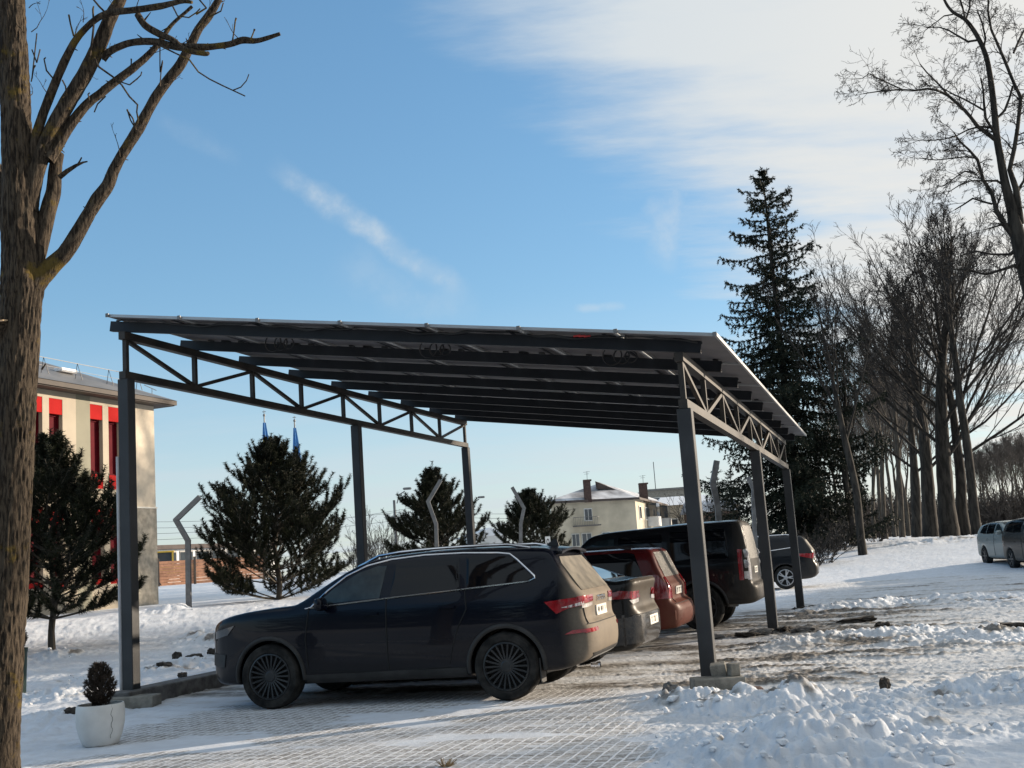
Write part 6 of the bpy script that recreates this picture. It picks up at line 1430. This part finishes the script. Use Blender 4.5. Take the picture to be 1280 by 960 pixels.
# ------------------------------------------------------------------ bent security posts
def bent(pts, base_px, Y, mat, label, w_=.10):
    q = at(*base_px, Y); z0 = mz(q.x, q.y) - .1; o_ = Vector((q.x, q.y, z0))
    P = [Vector((0, 0, 0))] + [at(px, py, Y) - o_ for px, py in pts]
    mb = MB()
    for i, (a, b_) in enumerate(zip(P[:-1], P[1:])):
        d = (b_ - a).normalized(); e = .035
        mb.bar(a - d * (e if i else 0), b_ + d * (e if i < len(P) - 2 else 0), w_ - i * .001, w_ - i * .001, (0, 1, 0))
    o = mb.build('bent_post', M[mat]); o.location = o_
    tag(o, label, 'fence post', 'bent steel posts of the old security fence')
bent([(235, 676), (220, 650), (250, 621)], (236, 760), 30, 'galv', 'grey bent post beside the broadest pine, leaning out to the right at its top', .125)
bent([(545, 655), (535, 627), (551, 600)], (546, 715), 34, 'galv', 'pale bent post in front of the open topped pine', .11)
bent([(651, 655), (655, 635), (640, 609)], (650, 716), 36, 'galv', 'pale bent post at the left edge of the rounded pine, top leaning left', .11)
bent([(897, 632), (891, 605), (896, 576)], (902, 712), 27, 'post_dark', 'dark bent post rising behind the roof of the black off-road car', .13)
bent([(942, 632), (942, 612), (935, 596)], (944, 712), 33, 'post_dark', 'dark bent post half hidden by the middle right post of the carport', .11)

# ------------------------------------------------------------------ flags, lamps, wires, sign
def flag(px, top, Y, mats, label, cloth):
    q = at(px, top + 30, Y); z0 = mz(q.x, q.y); o_ = Vector((q.x, q.y, z0)); zt_ = at(px, top, Y).z - z0
    t = thing('flagpole', label, 'flag', o_)
    MB().tube([(0, 0, -.2), (0, 0, zt_ - .25)], [.05, .03], 8).build('pole', M['galv'], t)
    MB().lathe([(.0001, zt_ - .3), (.06, zt_ - .24), (.05, zt_ - .18), (.012, zt_ - .14), (.012, zt_), (.0001, zt_ + .02)], 10).box((0, 0, zt_ - .06), (.16, .02, .025)).build('finial', M['galv'], t)
    for (f0, f1), mt in zip(((0, .30), (.26, 1.0)), mats):
        vs = []; n = 22; m_ = 14
        for i in range(m_ + 1):
            f = f0 + (f1 - f0) * i / m_; z = zt_ - .55 - f * cloth; r_ = .06 + .26 * f
            for k in range(n):
                a = 2 * PI * k / n; rr = r_ * (.62 + .38 * math.cos(5 * a + f * 2 + (1 if mt == mats[0] else 0))) + .012 * (1 if mt == mats[0] else 0)
                vs.append((.12 * f + rr * math.cos(a), rr * math.sin(a), z))
        fs = [(i * n + k, i * n + (k + 1) % n, (i + 1) * n + (k + 1) % n, (i + 1) * n + k) for i in range(m_) for k in range(n)]
        MB().add(vs, fs).build('flag_cloth', M[mt], t, True)
flag(331, 513, 50, ('flag_b', 'flag_y'), 'furled blue and yellow flag on a pole above the broadest pine', 2.6)
flag(369, 520, 52, ('flag_b', 'flag_b'), 'furled all blue flag on a pole right of the yellow one', 2.6)
def lamp(px, pk, tip, Y, label):
    q = at(px, 690, Y); z0 = mz(q.x, q.y); o_ = Vector((q.x, q.y, z0)); a = at(px, pk, Y) - o_; b_ = at(*tip, Y) - o_
    t = thing('street_lamp', label, 'street lamp', o_, 0, 'street lamps beyond the lawn')
    MB().tube([(0, 0, -.2), (0, 0, a.z)], [.10, .07], 8).build('pole', M['post_dark'], t); MB().tube([a - Vector((0, 0, .2)), a + (b_ - a) * .3 + Vector((0, 0, .15)), b_], .035, 6).build('arm', M['post_dark'], t)
    d = (b_ - a).normalized(); MB().box(b_ + d * .2, (.5, .22, .14), None, .05).build('lamp_head', M['galv'], t)
lamp(496, 625, (506, 614), 66, 'street lamp on a concrete pole left of the open topped pine'); lamp(591, 632, (599, 624), 80, 'street lamp just right of the back left post')
mb = MB()
for (a, b_, Y) in (((150, 668), (520, 634), 66), ((150, 660), (500, 640), 90), ((150, 676), (500, 650), 110), ((150, 652), (420, 640), 120), ((560, 640), (720, 636), 120), ((560, 652), (720, 650), 130), ((560, 645), (720, 643), 125)):
    A, B = at(*a, Y), at(*b_, Y); mb.tube([A.lerp(B, k / 12) - Vector((0, 0, .35 * 4 * (k / 12) * (1 - k / 12))) for k in range(13)], .012 * Y / 66, 3)
o = mb.build('overhead_wires', M['wire']); tag(o, 'thin overhead wires crossing the pale sky behind the pines', 'wires')
sg_ = thing('sign_post', 'small white sign with a black oval seen just over the navy roof', 'sign', (at(685, 678, 36).x, 36, mz(at(685, 678, 36).x, 36)))
z_ = at(685, 677, 36).z - sg_.location.z
MB().tube([(0, 0.03, -.1), (0, .03, z_ + .15)], .02, 6).build('pole', M['galv'], sg_); MB().box((0, 0, z_), (.16, .012, .32)).build('plate', M['white_sign'], sg_)
mb = MB(); n = 20
vs = [(.045 * k * math.cos(a), y, z_ + .09 * k * math.sin(a)) for k in (1, .6) for y in (-.010,) for a in [2 * PI * i / n for i in range(n)]]
mb.add(vs, [(i, (i + 1) % n, n + (i + 1) % n, n + i) for i in range(n)]).build('oval_mark', M['ink'], sg_)
mast = at(823, 650, 200); o = MB().tube([(0, 0, 0), (0, 0, at(822, 577, 200).z - mast.z)], .08, 4).build('radio_mast', M['wire']); o.location = mast; tag(o, 'thin radio mast standing beyond the flat block', 'mast')

# ------------------------------------------------------------------ planters
q = on_ground(126, 931); pl = thing('planter', 'white rounded plastic planter with a chipped rim holding a small brown thuja', 'planter', (q.x, q.y, gz(q.x, q.y) - .01))
MB().lathe([(.0001, 0), (.14, 0), (.165, .015), (.20, .10), (.222, .20), (.226, .29), (.222, .36), (.216, .385), (.205, .385), (.207, .36), (.205, .34), (.0001, .335)], 40).build('pot', M['pot_white'], pl, True)
MB().lathe([(.0001, .345), (.204, .342)], 24).build('soil', M['soil'], pl)
a_ = [-.75 + .05 * math.sin(k * 1.7) for k in range(12)]; z__ = [.375 - .30 * k / 11 for k in range(12)]
MB().tube([(math.cos(a) * r_, math.sin(a) * r_, z) for a, z, r_ in zip(a_, z__, [.217, .2215, .2245, .2265, .2265, .226, .2255, .224, .2215, .216, .209, .198])], .0018, 5).build('crack', M['ink'], pl)
def thuja(base, H, W_, label, seed, mat='needle_brown'):
    rs = np.random.RandomState(seed); t = thing('thuja', label, 'shrub', base); sgm = Segs(); A = []; B = []
    sgm.add((0, 0, 0), (0, 0, H * .8), .016, .006)
    for i in range(420):
        z = H * (.10 + .86 * rs.rand()); f = z / H; rr = W_ * .5 * math.sin(PI * min(1, f * .88 + .10)) ** .7 * (1.05 if f > .25 else .75 + f); a = rs.rand() * 2 * PI; k = rs.rand() ** .4
        p = np.array([math.cos(a) * rr * k, math.sin(a) * rr * k, z]); d = np.array([math.cos(a) * .45, math.sin(a) * .45, 1]); d /= np.linalg.norm(d); A.append(p - d * .02); B.append(p + d * .035)
        if i % 6 == 0: sgm.add((0, 0, z * .6), tuple(p), .005, .002)
    for i in range(14):
        a = rs.rand() * 2 * PI; r_ = W_ * (.3 + .5 * rs.rand()); sgm.add((0, 0, .02), (math.cos(a) * r_ * .8, math.sin(a) * r_ * .8, H * (.05 + .22 * rs.rand())), .003, .0015)
    sgm.build('stems', M['bark_mid'], t, 4); O, Dn, Ln, Wd_ = shoot_needles(rs, np.array(A), np.array(B), 26, .028, .0034, .7); V, T = needles(O, Dn, Ln, Wd_); fast_mesh('crown', V, T, M[mat], t)
thuja((q.x, q.y, gz(q.x, q.y) + .33), .42, .27, 'small brown egg shaped thuja growing in the white planter', 81)
q2 = at(22, 866, 17.6); pg = thing('planter', 'dark green planter half hidden behind the left tree trunk', 'planter', (q2.x, q2.y, gz(q2.x, q2.y)))
MB().lathe([(.0001, 0), (.10, 0), (.12, .02), (.14, .60), (.15, .64), (.15, .68), (.135, .68), (.13, .64), (.0001, .62)], 28).build('pot', M['pot_green'], pg, True)
MB().lathe([(.0001, .635), (.13, .632)], 20).build('soil', M['soil'], pg)
thuja((q2.x, q2.y, gz(q2.x, q2.y) + .62), .40, .25, 'small dark shrub growing in the dark green planter', 82)
q = on_ground(557, 958); rs = random.Random(4); tf = thing('dry_tuft', 'tiny tuft of dry brown stems on the paving at the bottom edge', 'plant', (q.x, q.y, gz(q.x, q.y)))
sg = Segs()
for i in range(60): a = rs.uniform(0, 2 * PI); r_ = rs.uniform(.02, .09); sg.add((math.cos(a) * r_ * .4, math.sin(a) * r_ * .4, 0), (math.cos(a) * r_, math.sin(a) * r_, rs.uniform(.015, .06)), .003, .0015)
sg.build('stems', M['reed'], tf, 4)
